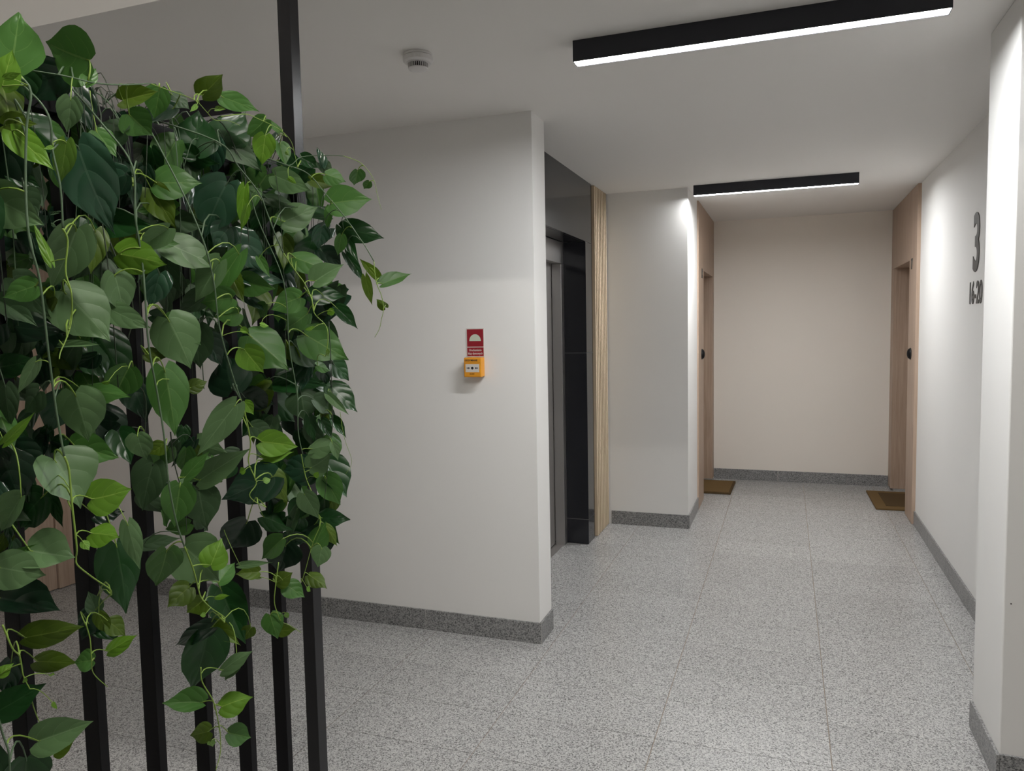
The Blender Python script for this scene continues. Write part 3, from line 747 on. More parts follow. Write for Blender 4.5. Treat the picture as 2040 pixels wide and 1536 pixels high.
VINES = """
0.0020 g -1.325 0.845 1.985 -1.276 0.851 1.995 -1.159 0.865 1.929 -1.108 0.880 1.898 -1.114 0.876 1.836 -1.115 0.869 1.751 -1.108 0.863 1.666 -1.106 0.875 1.597 -1.109 0.884 1.486 -1.115 0.896 1.388 -1.110 0.901 1.313
0.0019 y -1.100 0.893 1.315 -1.098 0.898 1.293 -1.096 0.898 1.238 -1.094 0.900 1.164 -1.102 0.904 1.144 -1.101 0.906 1.130 -1.097 0.931 1.101 -1.096 0.960 1.073 -1.100 0.966 1.060
0.0019 g -1.325 0.889 1.985 -1.268 0.905 1.995 -1.154 0.906 1.912 -1.112 0.913 1.863 -1.116 0.920 1.809 -1.109 0.924 1.753 -1.110 0.925 1.685
0.0017 y -1.100 0.916 1.683 -1.100 0.924 1.664 -1.104 0.920 1.615 -1.098 0.923 1.579 -1.106 0.927 1.538 -1.105 0.916 1.509 -1.103 0.901 1.485 -1.100 0.895 1.473
0.0019 g -1.325 1.051 1.985 -1.269 1.058 1.995 -1.164 1.066 1.888 -1.124 1.087 1.816 -1.123 1.086 1.727 -1.125 1.098 1.655 -1.116 1.092 1.581 -1.121 1.099 1.488 -1.126 1.119 1.392 -1.119 1.122 1.314 -1.118 1.126 1.226 -1.115 1.137 1.145 -1.120 1.160 1.088
0.0017 y -1.110 1.150 1.092 -1.113 1.174 1.035 -1.115 1.189 0.982 -1.111 1.196 0.965 -1.115 1.222 0.940 -1.116 1.255 0.911 -1.110 1.249 0.902
0.0017 g -1.325 1.217 1.985 -1.265 1.223 1.995 -1.169 1.233 1.834 -1.120 1.249 1.708 -1.116 1.273 1.618 -1.122 1.290 1.525 -1.125 1.326 1.422 -1.120 1.351 1.349
0.0016 y -1.110 1.339 1.350 -1.107 1.353 1.271 -1.116 1.354 1.227 -1.107 1.361 1.191 -1.107 1.365 1.173 -1.113 1.349 1.153 -1.113 1.369 1.132 -1.110 1.399 1.114
0.0017 g -1.325 1.286 1.985 -1.132 1.319 1.914 -1.128 1.379 1.873 -1.127 1.444 1.826 -1.129 1.470 1.790 -1.127 1.495 1.741 -1.130 1.529 1.697
0.0015 y -1.120 1.516 1.696 -1.123 1.564 1.657 -1.109 1.579 1.628 -1.092 1.580 1.591 -1.088 1.585 1.554 -1.065 1.598 1.523 -1.057 1.591 1.486 -1.064 1.589 1.449
0.0011 g -1.325 1.572 1.985 -1.175 1.600 1.921 -1.183 1.692 1.961 -1.118 1.711 1.963 -1.077 1.724 1.960
0.0009 y -1.077 1.724 1.960 -1.042 1.741 1.945 -1.019 1.747 1.921 -1.005 1.750 1.895 -0.996 1.750 1.856 -0.985 1.748 1.820
0.0015 g -1.325 1.531 1.985 -1.149 1.559 1.917 -1.136 1.649 1.907 -1.096 1.664 1.856 -1.047 1.667 1.799 -1.018 1.685 1.748 -0.997 1.681 1.722 -0.978 1.689 1.684
0.0011 y -0.978 1.689 1.684 -0.971 1.684 1.634 -0.960 1.690 1.596 -0.956 1.691 1.564 -0.961 1.688 1.539 -0.967 1.686 1.514 -0.976 1.677 1.493
0.0017 k -1.325 1.121 1.985 -1.266 1.135 1.995 -1.270 1.140 1.768 -1.215 1.156 1.576 -1.225 1.150 1.497 -1.225 1.159 1.427 -1.216 1.176 1.386 -1.218 1.174 1.325 -1.218 1.171 1.284 -1.220 1.181 1.210
0.0015 y -1.130 1.197 0.824 -1.135 1.204 0.789 -1.127 1.224 0.739 -1.132 1.241 0.683 -1.136 1.249 0.655 -1.133 1.244 0.616 -1.130 1.224 0.587
0.0014 g -1.325 0.950 1.985 -1.162 0.978 1.951 -1.154 1.045 1.956 -1.156 1.106 1.971 -1.160 1.177 1.994
0.0010 y -1.160 1.177 1.994 -1.166 1.234 1.997 -1.161 1.293 1.995 -1.162 1.327 1.981 -1.160 1.350 1.968 -1.156 1.388 1.975 -1.160 1.431 1.976
0.0015 g -1.325 1.526 1.985 -1.266 1.532 1.995 -1.211 1.537 1.797 -1.157 1.561 1.634 -1.166 1.585 1.475 -1.160 1.601 1.354 -1.164 1.605 1.258 -1.156 1.609 1.199
0.0012 k -1.113 1.683 1.536 -1.109 1.680 1.407 -1.107 1.673 1.264 -1.115 1.657 1.199 -1.116 1.655 1.147 -1.125 1.646 1.056
0.0007 y -1.085 1.677 1.302 -1.082 1.679 1.263 -1.075 1.681 1.224 -1.058 1.681 1.172 -1.072 1.671 1.140
0.0013 y -1.150 1.487 0.956 -1.148 1.468 0.900 -1.151 1.466 0.864 -1.145 1.468 0.837 -1.145 1.481 0.812 -1.154 1.522 0.786 -1.150 1.564 0.751
0.0015 y -1.120 0.787 1.073 -1.115 0.796 1.033 -1.121 0.811 1.013 -1.123 0.816 0.980 -1.120 0.823 0.955
0.0012 y -1.130 0.937 1.018 -1.130 0.944 0.986 -1.127 0.942 0.955 -1.132 0.948 0.923 -1.130 0.973 0.887
0.0017 g -1.110 0.762 0.948 -1.114 0.771 0.910 -1.108 0.774 0.880 -1.110 0.775 0.842
0.0014 k -1.200 1.221 1.308 -1.204 1.230 1.244 -1.197 1.246 1.155 -1.200 1.251 1.089
0.0014 y -1.170 1.622 1.197 -1.160 1.623 1.138 -1.139 1.621 1.093 -1.137 1.623 1.060 -1.124 1.630 1.022 -1.140 1.615 0.970 -1.161 1.604 0.893 -1.170 1.600 0.867
0.0010 y -1.120 1.323 1.964 -1.120 1.399 1.988 -1.122 1.450 1.990 -1.114 1.513 1.981 -1.125 1.569 1.968 -1.125 1.583 1.937 -1.120 1.587 1.904
"""
FILL = """
-1.340 1.838 1.530 -1.347 1.751 1.432 0.077 -14 B
-1.354 0.982 1.764 -1.366 0.996 1.722 0.031 -23 d
-1.328 1.999 1.510 -1.359 1.999 1.421 0.054 -3 G
-1.286 1.348 1.872 -1.247 1.369 1.819 0.054 -20 G
-1.256 1.698 1.761 -1.227 1.664 1.677 0.056 -21 O
-1.325 1.132 1.756 -1.350 1.095 1.704 0.051 35 B
-1.231 0.866 1.263 -1.224 0.849 1.194 0.055 15 B
-1.406 1.179 1.990 -1.362 1.165 1.926 0.049 29 M
-1.350 1.461 1.847 -1.401 1.465 1.799 0.044 3 G
-1.283 1.799 1.603 -1.350 1.768 1.519 0.091 -42 B
-1.277 0.915 1.451 -1.354 0.916 1.384 0.057 21 D
-1.278 1.423 1.755 -1.276 1.447 1.683 0.053 -6 d
-1.325 1.743 1.849 -1.257 1.742 1.784 0.059 -16 M
-1.276 1.147 1.766 -1.355 1.165 1.706 0.062 4 M
-1.424 1.054 1.759 -1.485 1.048 1.703 0.055 11 G
-1.393 1.096 1.854 -1.450 1.053 1.857 0.068 28 M
-1.420 1.490 1.873 -1.314 1.436 1.789 0.062 -46 G
-1.283 0.955 1.259 -1.324 0.952 1.178 0.057 43 G
-1.424 1.648 1.980 -1.370 1.568 1.858 0.062 -37 M
-1.359 0.934 1.347 -1.407 0.961 1.264 0.046 35 O
-1.275 0.897 1.411 -1.292 0.866 1.356 0.042 -13 D
-1.285 1.391 1.623 -1.322 1.399 1.562 0.052 -8 G
-1.376 1.547 1.817 -1.508 1.546 1.787 0.071 10 M
-1.273 1.097 1.625 -1.285 1.118 1.562 0.049 -21 M
-1.404 0.946 1.764 -1.339 0.975 1.737 0.045 7 M
-1.287 1.624 1.284 -1.251 1.664 1.216 0.049 25 d
-1.398 1.392 1.926 -1.404 1.391 1.846 0.047 7 d
-1.332 1.319 1.552 -1.303 1.374 1.539 0.040 6 d
-1.232 0.966 1.972 -1.239 0.986 1.915 0.054 1 d
-1.236 0.904 1.967 -1.233 0.877 1.891 0.051 -7 M
-1.404 1.184 1.903 -1.484 1.162 1.853 0.062 9 D
-1.369 1.287 1.629 -1.375 1.247 1.531 0.088 -14 d
-1.321 1.694 1.242 -1.330 1.670 1.171 0.059 9 d
-1.393 1.236 1.837 -1.375 1.217 1.758 0.046 -48 O
-1.417 1.790 2.034 -1.420 1.695 1.906 0.103 -40 G
-1.385 1.535 1.634 -1.324 1.495 1.527 0.076 -44 d
-1.372 1.675 1.479 -1.449 1.705 1.392 0.056 -33 d
-1.248 1.242 1.747 -1.276 1.299 1.703 0.049 -28 G
-1.393 1.409 1.843 -1.358 1.336 1.726 0.093 39 d
-1.364 0.992 1.326 -1.387 0.947 1.266 0.048 -49 D
-1.415 1.825 1.471 -1.327 1.846 1.472 0.064 21 M
-1.378 1.153 2.005 -1.411 1.122 1.942 0.055 20 G
-1.325 1.806 1.404 -1.461 1.838 1.363 0.076 34 d
-1.416 2.021 1.586 -1.439 1.931 1.464 0.098 33 d
-1.363 1.256 1.945 -1.326 1.222 1.859 0.054 31 O
-1.274 1.782 1.825 -1.322 1.848 1.741 0.073 0 B
-1.364 1.103 1.963 -1.344 1.079 1.904 0.041 7 G
-1.297 0.932 1.189 -1.290 0.931 1.144 0.027 -37 d
-1.290 1.243 1.963 -1.354 1.271 1.901 0.062 -11 B
-1.253 1.274 1.679 -1.224 1.278 1.594 0.060 48 G
-1.227 0.892 1.529 -1.264 0.885 1.480 0.043 -6 D
-1.390 0.963 1.418 -1.406 0.987 1.342 0.047 -24 G
-1.261 1.284 1.636 -1.277 1.312 1.552 0.050 -23 G
-1.376 1.102 1.940 -1.401 1.078 1.889 0.042 4 D
-1.341 1.775 1.401 -1.314 1.788 1.289 0.080 -18 G
-1.319 1.089 1.837 -1.308 1.106 1.781 0.048 -26 M
-1.323 1.434 1.567 -1.436 1.464 1.488 0.061 -43 G
-1.316 1.210 1.615 -1.307 1.202 1.557 0.035 -16 D
-1.303 1.727 1.536 -1.319 1.749 1.437 0.076 37 D
-1.351 0.884 1.281 -1.284 0.897 1.267 0.053 37 M
-1.381 1.476 1.689 -1.301 1.485 1.659 0.051 28 d
-1.314 1.816 1.552 -1.364 1.835 1.474 0.054 -41 G
-1.217 1.859 1.800 -1.227 1.748 1.748 0.056 6 D
-1.293 1.566 1.456 -1.189 1.576 1.466 0.065 9 d
-1.459 1.658 1.523 -1.424 1.691 1.434 0.073 -5 G
-1.393 1.918 1.550 -1.485 1.915 1.435 0.102 -7 M
-1.351 1.042 1.758 -1.309 1.034 1.707 0.040 13 B
-1.256 0.897 1.627 -1.265 0.900 1.574 0.041 8 M
-1.389 1.595 1.978 -1.315 1.584 1.886 0.071 -37 G
-1.416 1.066 1.270 -1.432 1.085 1.211 0.033 30 G
-1.326 1.681 1.808 -1.289 1.664 1.726 0.047 -5 d
-1.209 1.739 1.434 -1.220 1.690 1.350 0.071 35 B
-1.264 1.769 1.842 -1.380 1.759 1.768 0.080 -19 d
-1.281 1.780 1.577 -1.246 1.756 1.494 0.051 -20 B
-1.323 1.400 1.707 -1.345 1.369 1.612 0.067 -26 d
-1.339 0.938 1.388 -1.350 0.934 1.338 0.039 -37 M
-1.324 1.391 1.877 -1.358 1.354 1.827 0.058 10 d
-1.300 0.999 1.525 -1.361 0.995 1.490 0.045 -18 G
-1.361 0.992 1.479 -1.317 0.988 1.440 0.032 -21 O
-1.323 1.188 1.658 -1.293 1.155 1.572 0.052 -31 G
-1.276 0.925 1.151 -1.274 0.923 1.105 0.028 -46 d
-1.324 1.095 1.619 -1.315 1.098 1.557 0.035 -45 d
-1.444 1.971 1.399 -1.443 1.958 1.267 0.081 19 D
-1.413 1.959 1.936 -1.453 1.920 1.805 0.094 32 O
-1.410 1.564 1.627 -1.430 1.614 1.537 0.079 20 D
-1.372 1.749 1.914 -1.264 1.744 1.816 0.096 -14 D
-1.327 1.304 1.899 -1.402 1.293 1.844 0.055 43 G
-1.233 1.140 1.745 -1.307 1.151 1.718 0.040 26 G
-1.263 1.389 1.599 -1.257 1.359 1.528 0.048 -30 d
-1.415 1.670 1.632 -1.367 1.649 1.549 0.061 -48 D
-1.238 0.881 1.353 -1.237 0.897 1.293 0.041 41 D
-1.305 1.910 1.311 -1.338 1.976 1.210 0.055 -20 M
-1.347 1.821 1.172 -1.381 1.780 1.099 0.062 -26 M
-1.297 0.952 1.465 -1.381 0.934 1.449 0.058 0 G
-1.322 1.059 1.738 -1.308 0.996 1.703 0.036 -6 D
-1.239 0.853 1.247 -1.298 0.851 1.183 0.048 -7 G
-1.281 1.160 1.605 -1.328 1.150 1.565 0.037 -30 d
-1.403 0.993 1.700 -1.339 1.036 1.696 0.070 11 B
-1.357 1.568 1.826 -1.335 1.523 1.748 0.056 -12 G
-1.314 1.411 1.665 -1.298 1.403 1.578 0.060 4 M
-1.365 1.014 1.168 -1.378 0.978 1.135 0.041 -38 G
-1.403 1.048 1.645 -1.451 1.043 1.590 0.054 -38 O
-1.310 0.975 1.214 -1.405 0.983 1.164 0.055 -26 D
-1.347 1.554 1.893 -1.430 1.509 1.911 0.068 6 M
-1.249 0.969 1.648 -1.314 0.972 1.635 0.034 -38 M
-1.368 1.962 1.262 -1.323 1.951 1.181 0.061 -47 D
-1.396 0.996 1.246 -1.404 1.043 1.170 0.052 18 G
-1.425 0.996 1.714 -1.355 0.957 1.642 0.054 31 d
-1.316 1.593 1.692 -1.334 1.520 1.631 0.070 -28 d
-1.364 2.005 1.374 -1.453 1.985 1.349 0.059 -14 d
-1.318 0.938 1.473 -1.411 0.935 1.418 0.048 -22 d
-1.344 1.376 1.852 -1.289 1.302 1.757 0.069 27 G
-1.350 1.820 1.122 -1.323 1.849 1.036 0.071 -19 O
-1.247 1.092 1.728 -1.205 1.093 1.669 0.045 -36 d
-1.342 0.881 1.191 -1.306 0.899 1.156 0.034 22 d
-1.230 0.969 1.470 -1.279 0.982 1.413 0.046 -1 D
-1.326 1.959 1.915 -1.372 1.949 1.834 0.072 10 d
-1.395 1.923 1.333 -1.361 1.855 1.216 0.106 37 M
-1.418 1.233 1.938 -1.340 1.263 1.936 0.070 14 O
-1.350 1.498 1.778 -1.281 1.462 1.685 0.059 6 B
-1.261 1.027 1.879 -1.316 1.005 1.858 0.044 10 G
-1.233 1.059 1.514 -1.280 1.054 1.476 0.029 -13 M
-1.433 1.009 1.905 -1.367 1.007 1.869 0.045 23 D
-1.392 0.960 1.289 -1.370 0.939 1.207 0.061 -3 M
-1.441 1.034 1.314 -1.391 1.033 1.239 0.049 44 M
-1.389 1.544 1.921 -1.336 1.544 1.855 0.053 14 O
-1.393 1.145 1.459 -1.407 1.095 1.430 0.049 -1 d
-1.353 1.823 1.751 -1.260 1.888 1.706 0.076 -47 d
-1.379 0.927 1.146 -1.387 0.930 1.091 0.040 21 M
-1.291 0.917 1.796 -1.248 0.905 1.727 0.039 -39 G
-1.358 0.924 1.075 -1.352 0.898 1.021 0.039 -35 O
-1.445 1.759 1.559 -1.384 1.716 1.470 0.064 46 d
-1.365 1.918 1.172 -1.377 1.894 1.098 0.045 -13 G
-1.300 0.907 1.373 -1.360 0.910 1.315 0.046 21 M
-1.308 1.256 1.752 -1.415 1.290 1.710 0.049 10 D
-1.258 1.866 1.935 -1.232 1.842 1.837 0.060 28 M
-1.354 1.568 1.802 -1.300 1.603 1.709 0.065 9 G
-1.319 1.386 1.892 -1.324 1.406 1.827 0.058 -2 G
-1.266 1.018 1.886 -1.204 1.024 1.843 0.053 -3 M
-1.260 0.898 1.663 -1.247 0.895 1.591 0.043 -14 D
-1.303 1.766 1.532 -1.380 1.731 1.431 0.100 25 M
-1.340 1.030 1.368 -1.360 1.011 1.305 0.044 -48 d
-1.389 1.118 1.470 -1.463 1.137 1.414 0.041 13 D
-1.395 1.613 1.717 -1.442 1.550 1.675 0.060 14 d
-1.408 1.799 1.741 -1.308 1.798 1.736 0.070 -17 G
-1.404 0.972 1.287 -1.354 0.985 1.241 0.047 9 D
-1.328 1.856 1.686 -1.383 1.823 1.605 0.072 -9 O
-1.322 0.907 1.384 -1.285 0.914 1.321 0.058 31 D
-1.294 0.978 1.945 -1.244 0.953 1.866 0.054 -8 O
-1.322 1.020 1.708 -1.310 1.012 1.661 0.040 -24 d
-1.359 1.850 1.470 -1.351 1.867 1.378 0.074 -29 d
-1.360 0.974 1.517 -1.351 0.955 1.454 0.045 -29 M
-1.386 1.987 1.467 -1.339 1.979 1.369 0.077 -20 M
-1.202 1.347 1.593 -1.276 1.341 1.547 0.064 -45 G
-1.301 1.386 1.919 -1.203 1.384 1.888 0.061 33 d
-1.428 1.150 1.994 -1.404 1.174 1.924 0.073 40 d
-1.409 1.684 2.072 -1.421 1.705 1.962 0.076 6 d
-1.244 0.929 1.267 -1.248 0.941 1.206 0.033 4 d
-1.292 0.931 1.565 -1.304 0.982 1.543 0.039 43 B
-1.365 1.451 1.830 -1.352 1.369 1.734 0.069 36 G
-1.329 1.026 1.888 -1.411 1.032 1.877 0.047 -15 B
-1.374 1.971 1.280 -1.330 2.044 1.213 0.070 28 D
-1.445 1.551 1.618 -1.394 1.537 1.522 0.060 16 d
-1.271 1.007 1.868 -1.249 0.987 1.805 0.046 -40 D
-1.417 1.037 1.575 -1.350 1.037 1.534 0.039 -26 D
-1.267 1.755 1.544 -1.276 1.786 1.475 0.058 18 G
-1.420 1.087 1.794 -1.410 1.122 1.753 0.052 9 d
-1.422 1.842 1.215 -1.401 1.735 1.158 0.065 19 G
-1.303 1.681 1.735 -1.238 1.700 1.743 0.056 -25 D
-1.383 1.086 1.711 -1.455 1.112 1.664 0.036 29 B
-1.454 1.717 1.338 -1.331 1.718 1.282 0.069 46 D
-1.302 0.928 1.226 -1.241 0.953 1.185 0.061 -6 G
-1.271 1.625 1.150 -1.273 1.710 1.050 0.082 -24 M
-1.345 1.922 1.922 -1.474 1.938 1.969 0.065 21 O
-1.256 1.629 1.288 -1.250 1.579 1.229 0.052 33 G
-1.364 0.970 1.237 -1.305 0.971 1.185 0.049 34 d
-1.438 1.605 1.854 -1.374 1.547 1.755 0.068 -45 O
-1.222 1.161 1.823 -1.294 1.140 1.799 0.063 0 B
-1.471 1.183 1.693 -1.408 1.216 1.686 0.051 -42 G
-1.272 1.396 1.618 -1.221 1.385 1.551 0.057 17 G
-1.319 1.937 1.578 -1.344 1.905 1.452 0.099 39 O
-1.386 0.991 1.737 -1.409 1.005 1.655 0.071 -45 G
-1.303 1.478 1.838 -1.299 1.497 1.761 0.069 -11 O
-1.377 1.707 1.869 -1.425 1.639 1.805 0.081 1 D
-1.218 1.067 1.662 -1.246 1.055 1.610 0.050 -39 G
-1.346 1.123 1.679 -1.384 1.161 1.590 0.059 33 G
-1.305 1.120 1.905 -1.245 1.140 1.861 0.061 2 M
-1.305 0.909 1.242 -1.307 0.896 1.187 0.048 4 D
-1.372 1.704 1.293 -1.368 1.675 1.209 0.064 27 O
-1.358 1.664 1.795 -1.366 1.728 1.693 0.076 2 G
-1.451 1.080 1.724 -1.380 1.086 1.661 0.065 -22 G
-1.267 1.722 1.119 -1.287 1.687 1.055 0.058 39 M
-1.324 0.975 1.341 -1.268 0.954 1.303 0.035 -27 d
-1.269 0.908 1.392 -1.199 0.883 1.330 0.048 -17 M
-1.422 0.972 1.425 -1.363 0.930 1.366 0.046 -38 M
-1.299 1.171 1.732 -1.357 1.199 1.679 0.048 3 M
-1.455 0.984 1.254 -1.414 0.990 1.220 0.037 1 d
-1.290 1.417 1.911 -1.251 1.370 1.793 0.085 -42 B
-1.345 1.333 1.990 -1.318 1.349 1.924 0.052 -30 d
-1.363 1.620 1.509 -1.295 1.638 1.474 0.060 20 G
-1.394 1.053 1.849 -1.424 1.016 1.795 0.047 49 G
-1.268 0.967 1.679 -1.201 0.977 1.633 0.053 27 D
-1.359 1.038 1.938 -1.326 1.041 1.887 0.031 48 B
-1.337 0.949 1.821 -1.340 0.948 1.763 0.032 -45 G
-1.446 1.993 1.517 -1.351 1.960 1.395 0.097 40 d
-1.287 1.060 1.584 -1.313 1.011 1.544 0.057 -44 O
-1.306 1.282 1.677 -1.269 1.253 1.590 0.065 9 M
-1.270 0.918 1.780 -1.254 0.931 1.738 0.034 24 G
-1.265 0.923 1.910 -1.225 0.888 1.854 0.027 43 O
-1.463 1.239 1.968 -1.435 1.231 1.877 0.052 30 d
-1.414 1.113 1.550 -1.430 1.083 1.466 0.050 0 M
-1.418 0.978 1.476 -1.307 0.961 1.478 0.035 31 M
-1.283 1.550 1.901 -1.412 1.566 1.922 0.061 34 M
-1.342 1.042 1.663 -1.449 1.039 1.652 0.047 -49 M
-1.325 0.966 1.910 -1.289 0.982 1.866 0.042 23 M
-1.451 1.883 1.212 -1.425 1.945 1.097 0.099 44 D
-1.378 1.150 1.773 -1.394 1.171 1.707 0.060 33 M
-1.365 1.176 1.821 -1.393 1.178 1.774 0.032 27 d
-1.396 1.835 1.517 -1.466 1.862 1.407 0.075 3 D
-1.283 1.425 1.500 -1.265 1.465 1.432 0.066 -28 D
-1.291 0.928 1.768 -1.326 0.921 1.718 0.045 -25 O
-1.388 1.666 1.993 -1.391 1.667 1.871 0.092 19 G
-1.461 1.293 1.928 -1.345 1.284 1.956 0.056 -19 D
-1.380 0.990 1.121 -1.345 0.953 1.053 0.046 30 M
-1.412 1.691 1.871 -1.463 1.681 1.811 0.058 -35 d
-1.367 1.519 1.884 -1.488 1.562 1.903 0.051 22 d
-1.414 1.036 1.240 -1.350 1.018 1.204 0.033 26 d
-1.375 1.162 1.881 -1.407 1.135 1.828 0.045 -44 M
-1.308 0.999 1.920 -1.335 0.998 1.863 0.037 43 G
-1.337 0.978 1.100 -1.320 0.935 1.066 0.034 -23 D
-1.225 1.858 1.604 -1.266 1.804 1.539 0.056 48 D
-1.384 1.420 1.966 -1.442 1.426 1.887 0.067 3 O
-1.338 1.081 1.561 -1.333 1.095 1.480 0.069 40 d
-1.316 1.037 1.832 -1.266 1.024 1.749 0.049 -35 G
-1.446 0.938 1.099 -1.363 0.946 1.052 0.059 33 d
-1.236 1.224 1.852 -1.264 1.236 1.791 0.045 -12 D
-1.395 0.924 1.440 -1.321 0.929 1.398 0.044 -35 B
-1.295 0.996 1.537 -1.304 0.972 1.460 0.047 -4 G
-1.329 2.019 1.702 -1.401 2.079 1.632 0.050 -7 M
-1.348 1.741 1.320 -1.332 1.738 1.245 0.048 39 M
-1.302 0.933 1.162 -1.336 0.926 1.112 0.034 -42 O
-1.270 1.625 1.363 -1.383 1.619 1.313 0.084 20 O
-1.229 1.431 1.949 -1.246 1.430 1.873 0.067 40 B
-1.387 1.129 1.849 -1.360 1.134 1.805 0.031 8 D
-1.281 1.891 1.430 -1.300 1.949 1.343 0.060 -13 D
-1.332 1.715 1.342 -1.291 1.786 1.256 0.096 -24 d
-1.246 1.688 1.396 -1.311 1.685 1.337 0.044 -42 d
-1.299 0.905 1.833 -1.300 0.932 1.808 0.026 -48 B
-1.230 0.904 1.146 -1.256 0.893 1.089 0.041 -44 d
-1.381 1.055 1.898 -1.456 1.065 1.845 0.057 -15 O
-1.255 1.266 1.899 -1.263 1.289 1.847 0.046 29 d
-1.286 1.408 1.946 -1.259 1.384 1.843 0.079 6 G
-1.295 1.029 1.841 -1.342 1.017 1.808 0.035 -46 O
-1.349 1.719 1.961 -1.440 1.722 1.888 0.080 -18 d
-1.415 1.671 1.918 -1.435 1.653 1.804 0.088 -18 d
-1.360 1.010 1.517 -1.414 0.964 1.499 0.070 0 D
-1.316 1.315 1.688 -1.265 1.339 1.673 0.035 16 d
-1.342 1.089 1.748 -1.326 1.092 1.671 0.062 43 B
-1.313 0.991 1.592 -1.276 0.965 1.516 0.060 -40 d
-1.428 1.122 1.972 -1.395 1.076 1.904 0.040 26 D
-1.418 1.358 1.752 -1.442 1.370 1.691 0.040 -2 M
-1.261 1.981 1.311 -1.308 1.892 1.372 0.082 45 d
-1.346 0.979 1.241 -1.395 1.009 1.163 0.057 -32 d
-1.389 1.778 1.794 -1.426 1.736 1.713 0.076 26 D
-1.393 1.160 1.694 -1.340 1.140 1.640 0.034 38 G
-1.238 1.620 1.907 -1.304 1.601 1.821 0.092 -24 M
-1.241 1.463 1.697 -1.319 1.482 1.640 0.062 37 M
-1.287 1.610 1.291 -1.324 1.583 1.242 0.055 28 d
-1.355 1.116 1.712 -1.359 1.087 1.667 0.040 24 D
-1.328 1.077 1.597 -1.380 1.076 1.522 0.070 -2 M
-1.342 1.944 1.158 -1.377 1.897 1.101 0.060 -8 G
-1.448 1.961 1.274 -1.374 1.966 1.197 0.067 41 D
-1.369 0.956 1.457 -1.367 0.959 1.408 0.034 -27 d
-1.311 1.114 1.719 -1.284 1.136 1.681 0.041 45 D
-1.203 1.791 1.489 -1.285 1.796 1.377 0.079 40 M
-1.212 1.788 1.539 -1.175 1.823 1.449 0.061 10 G
-1.361 1.125 1.777 -1.348 1.158 1.747 0.030 -26 O
-1.383 1.143 1.541 -1.401 1.159 1.462 0.066 24 O
-1.285 2.035 1.624 -1.411 2.012 1.590 0.074 -16 B
-1.378 1.801 1.935 -1.396 1.751 1.863 0.054 -28 D
-1.411 1.039 1.865 -1.354 1.025 1.799 0.045 -2 B
-1.414 1.116 1.449 -1.441 1.134 1.389 0.033 -14 d
-1.288 1.211 1.726 -1.310 1.265 1.645 0.068 -14 O
-1.376 1.297 1.639 -1.421 1.305 1.561 0.062 -13 D
-1.332 1.761 1.131 -1.273 1.739 1.014 0.094 39 D
-1.347 1.154 1.569 -1.319 1.173 1.514 0.056 13 B
-1.379 1.333 1.739 -1.317 1.346 1.703 0.046 3 M
-1.269 1.057 1.705 -1.231 1.069 1.670 0.041 30 D
-1.449 1.126 1.859 -1.419 1.107 1.772 0.067 -41 B
-1.281 1.994 1.637 -1.368 1.911 1.600 0.103 25 M
-1.356 1.024 1.974 -1.411 0.994 1.948 0.043 17 G
-1.389 1.311 1.866 -1.366 1.261 1.756 0.088 -34 D
-1.273 0.940 1.517 -1.357 0.940 1.467 0.054 -16 G
-1.363 1.480 2.020 -1.429 1.526 1.958 0.063 1 M
-1.393 0.926 1.265 -1.371 0.941 1.196 0.049 11 B
-1.430 1.209 1.692 -1.370 1.239 1.631 0.075 18 B
-1.226 1.292 1.775 -1.302 1.254 1.775 0.053 8 M
-1.409 1.036 1.249 -1.427 0.998 1.218 0.035 -24 O
-1.436 1.680 1.307 -1.364 1.706 1.280 0.062 44 M
-1.263 1.591 1.617 -1.239 1.549 1.530 0.072 -35 O
-1.399 1.592 1.735 -1.419 1.598 1.644 0.053 -3 D
-1.275 1.561 1.761 -1.218 1.506 1.683 0.042 0 d
-1.266 1.106 1.871 -1.256 1.165 1.871 0.049 47 G
-1.295 1.652 1.384 -1.374 1.702 1.260 0.082 18 M
-1.307 1.717 1.940 -1.391 1.672 1.863 0.073 -33 d
-1.366 1.008 1.544 -1.330 1.042 1.557 0.038 -33 G
-1.216 1.770 1.753 -1.265 1.761 1.661 0.088 -47 d
-1.403 1.148 1.969 -1.389 1.135 1.887 0.056 44 d
-1.421 1.889 1.298 -1.294 1.820 1.190 0.086 5 D
-1.435 1.127 1.554 -1.426 1.154 1.470 0.067 17 B
-1.274 0.905 1.607 -1.245 0.898 1.567 0.028 -48 M
-1.241 1.033 1.847 -1.320 1.050 1.829 0.041 -17 G
-1.390 1.036 1.299 -1.435 1.029 1.227 0.063 15 G
-1.224 1.318 1.708 -1.250 1.291 1.653 0.040 30 G
-1.320 0.994 1.543 -1.292 1.020 1.492 0.038 25 d
-1.363 1.139 1.988 -1.308 1.110 1.912 0.043 33 O
-1.343 1.986 1.386 -1.355 1.948 1.293 0.058 1 d
-1.359 1.068 1.765 -1.346 1.039 1.676 0.067 -37 D
-1.388 1.860 1.330 -1.410 1.916 1.215 0.071 1 O
-1.418 1.006 1.131 -1.389 0.993 1.080 0.039 49 O
-1.280 1.152 1.808 -1.274 1.128 1.726 0.055 49 G
-1.379 1.883 1.593 -1.455 1.859 1.519 0.062 47 G
-1.279 0.906 1.340 -1.276 0.880 1.305 0.032 -13 O
-1.207 1.498 1.837 -1.278 1.525 1.771 0.046 13 M
-1.352 0.991 1.957 -1.419 0.983 1.979 0.047 46 G
-1.362 1.414 1.887 -1.294 1.451 1.912 0.055 -27 G
-1.345 1.105 1.532 -1.332 1.148 1.500 0.041 28 O
-1.224 1.294 1.837 -1.266 1.278 1.773 0.052 31 O
-1.356 1.082 1.610 -1.330 1.079 1.531 0.064 15 M
-1.417 1.742 1.889 -1.447 1.688 1.815 0.050 46 O
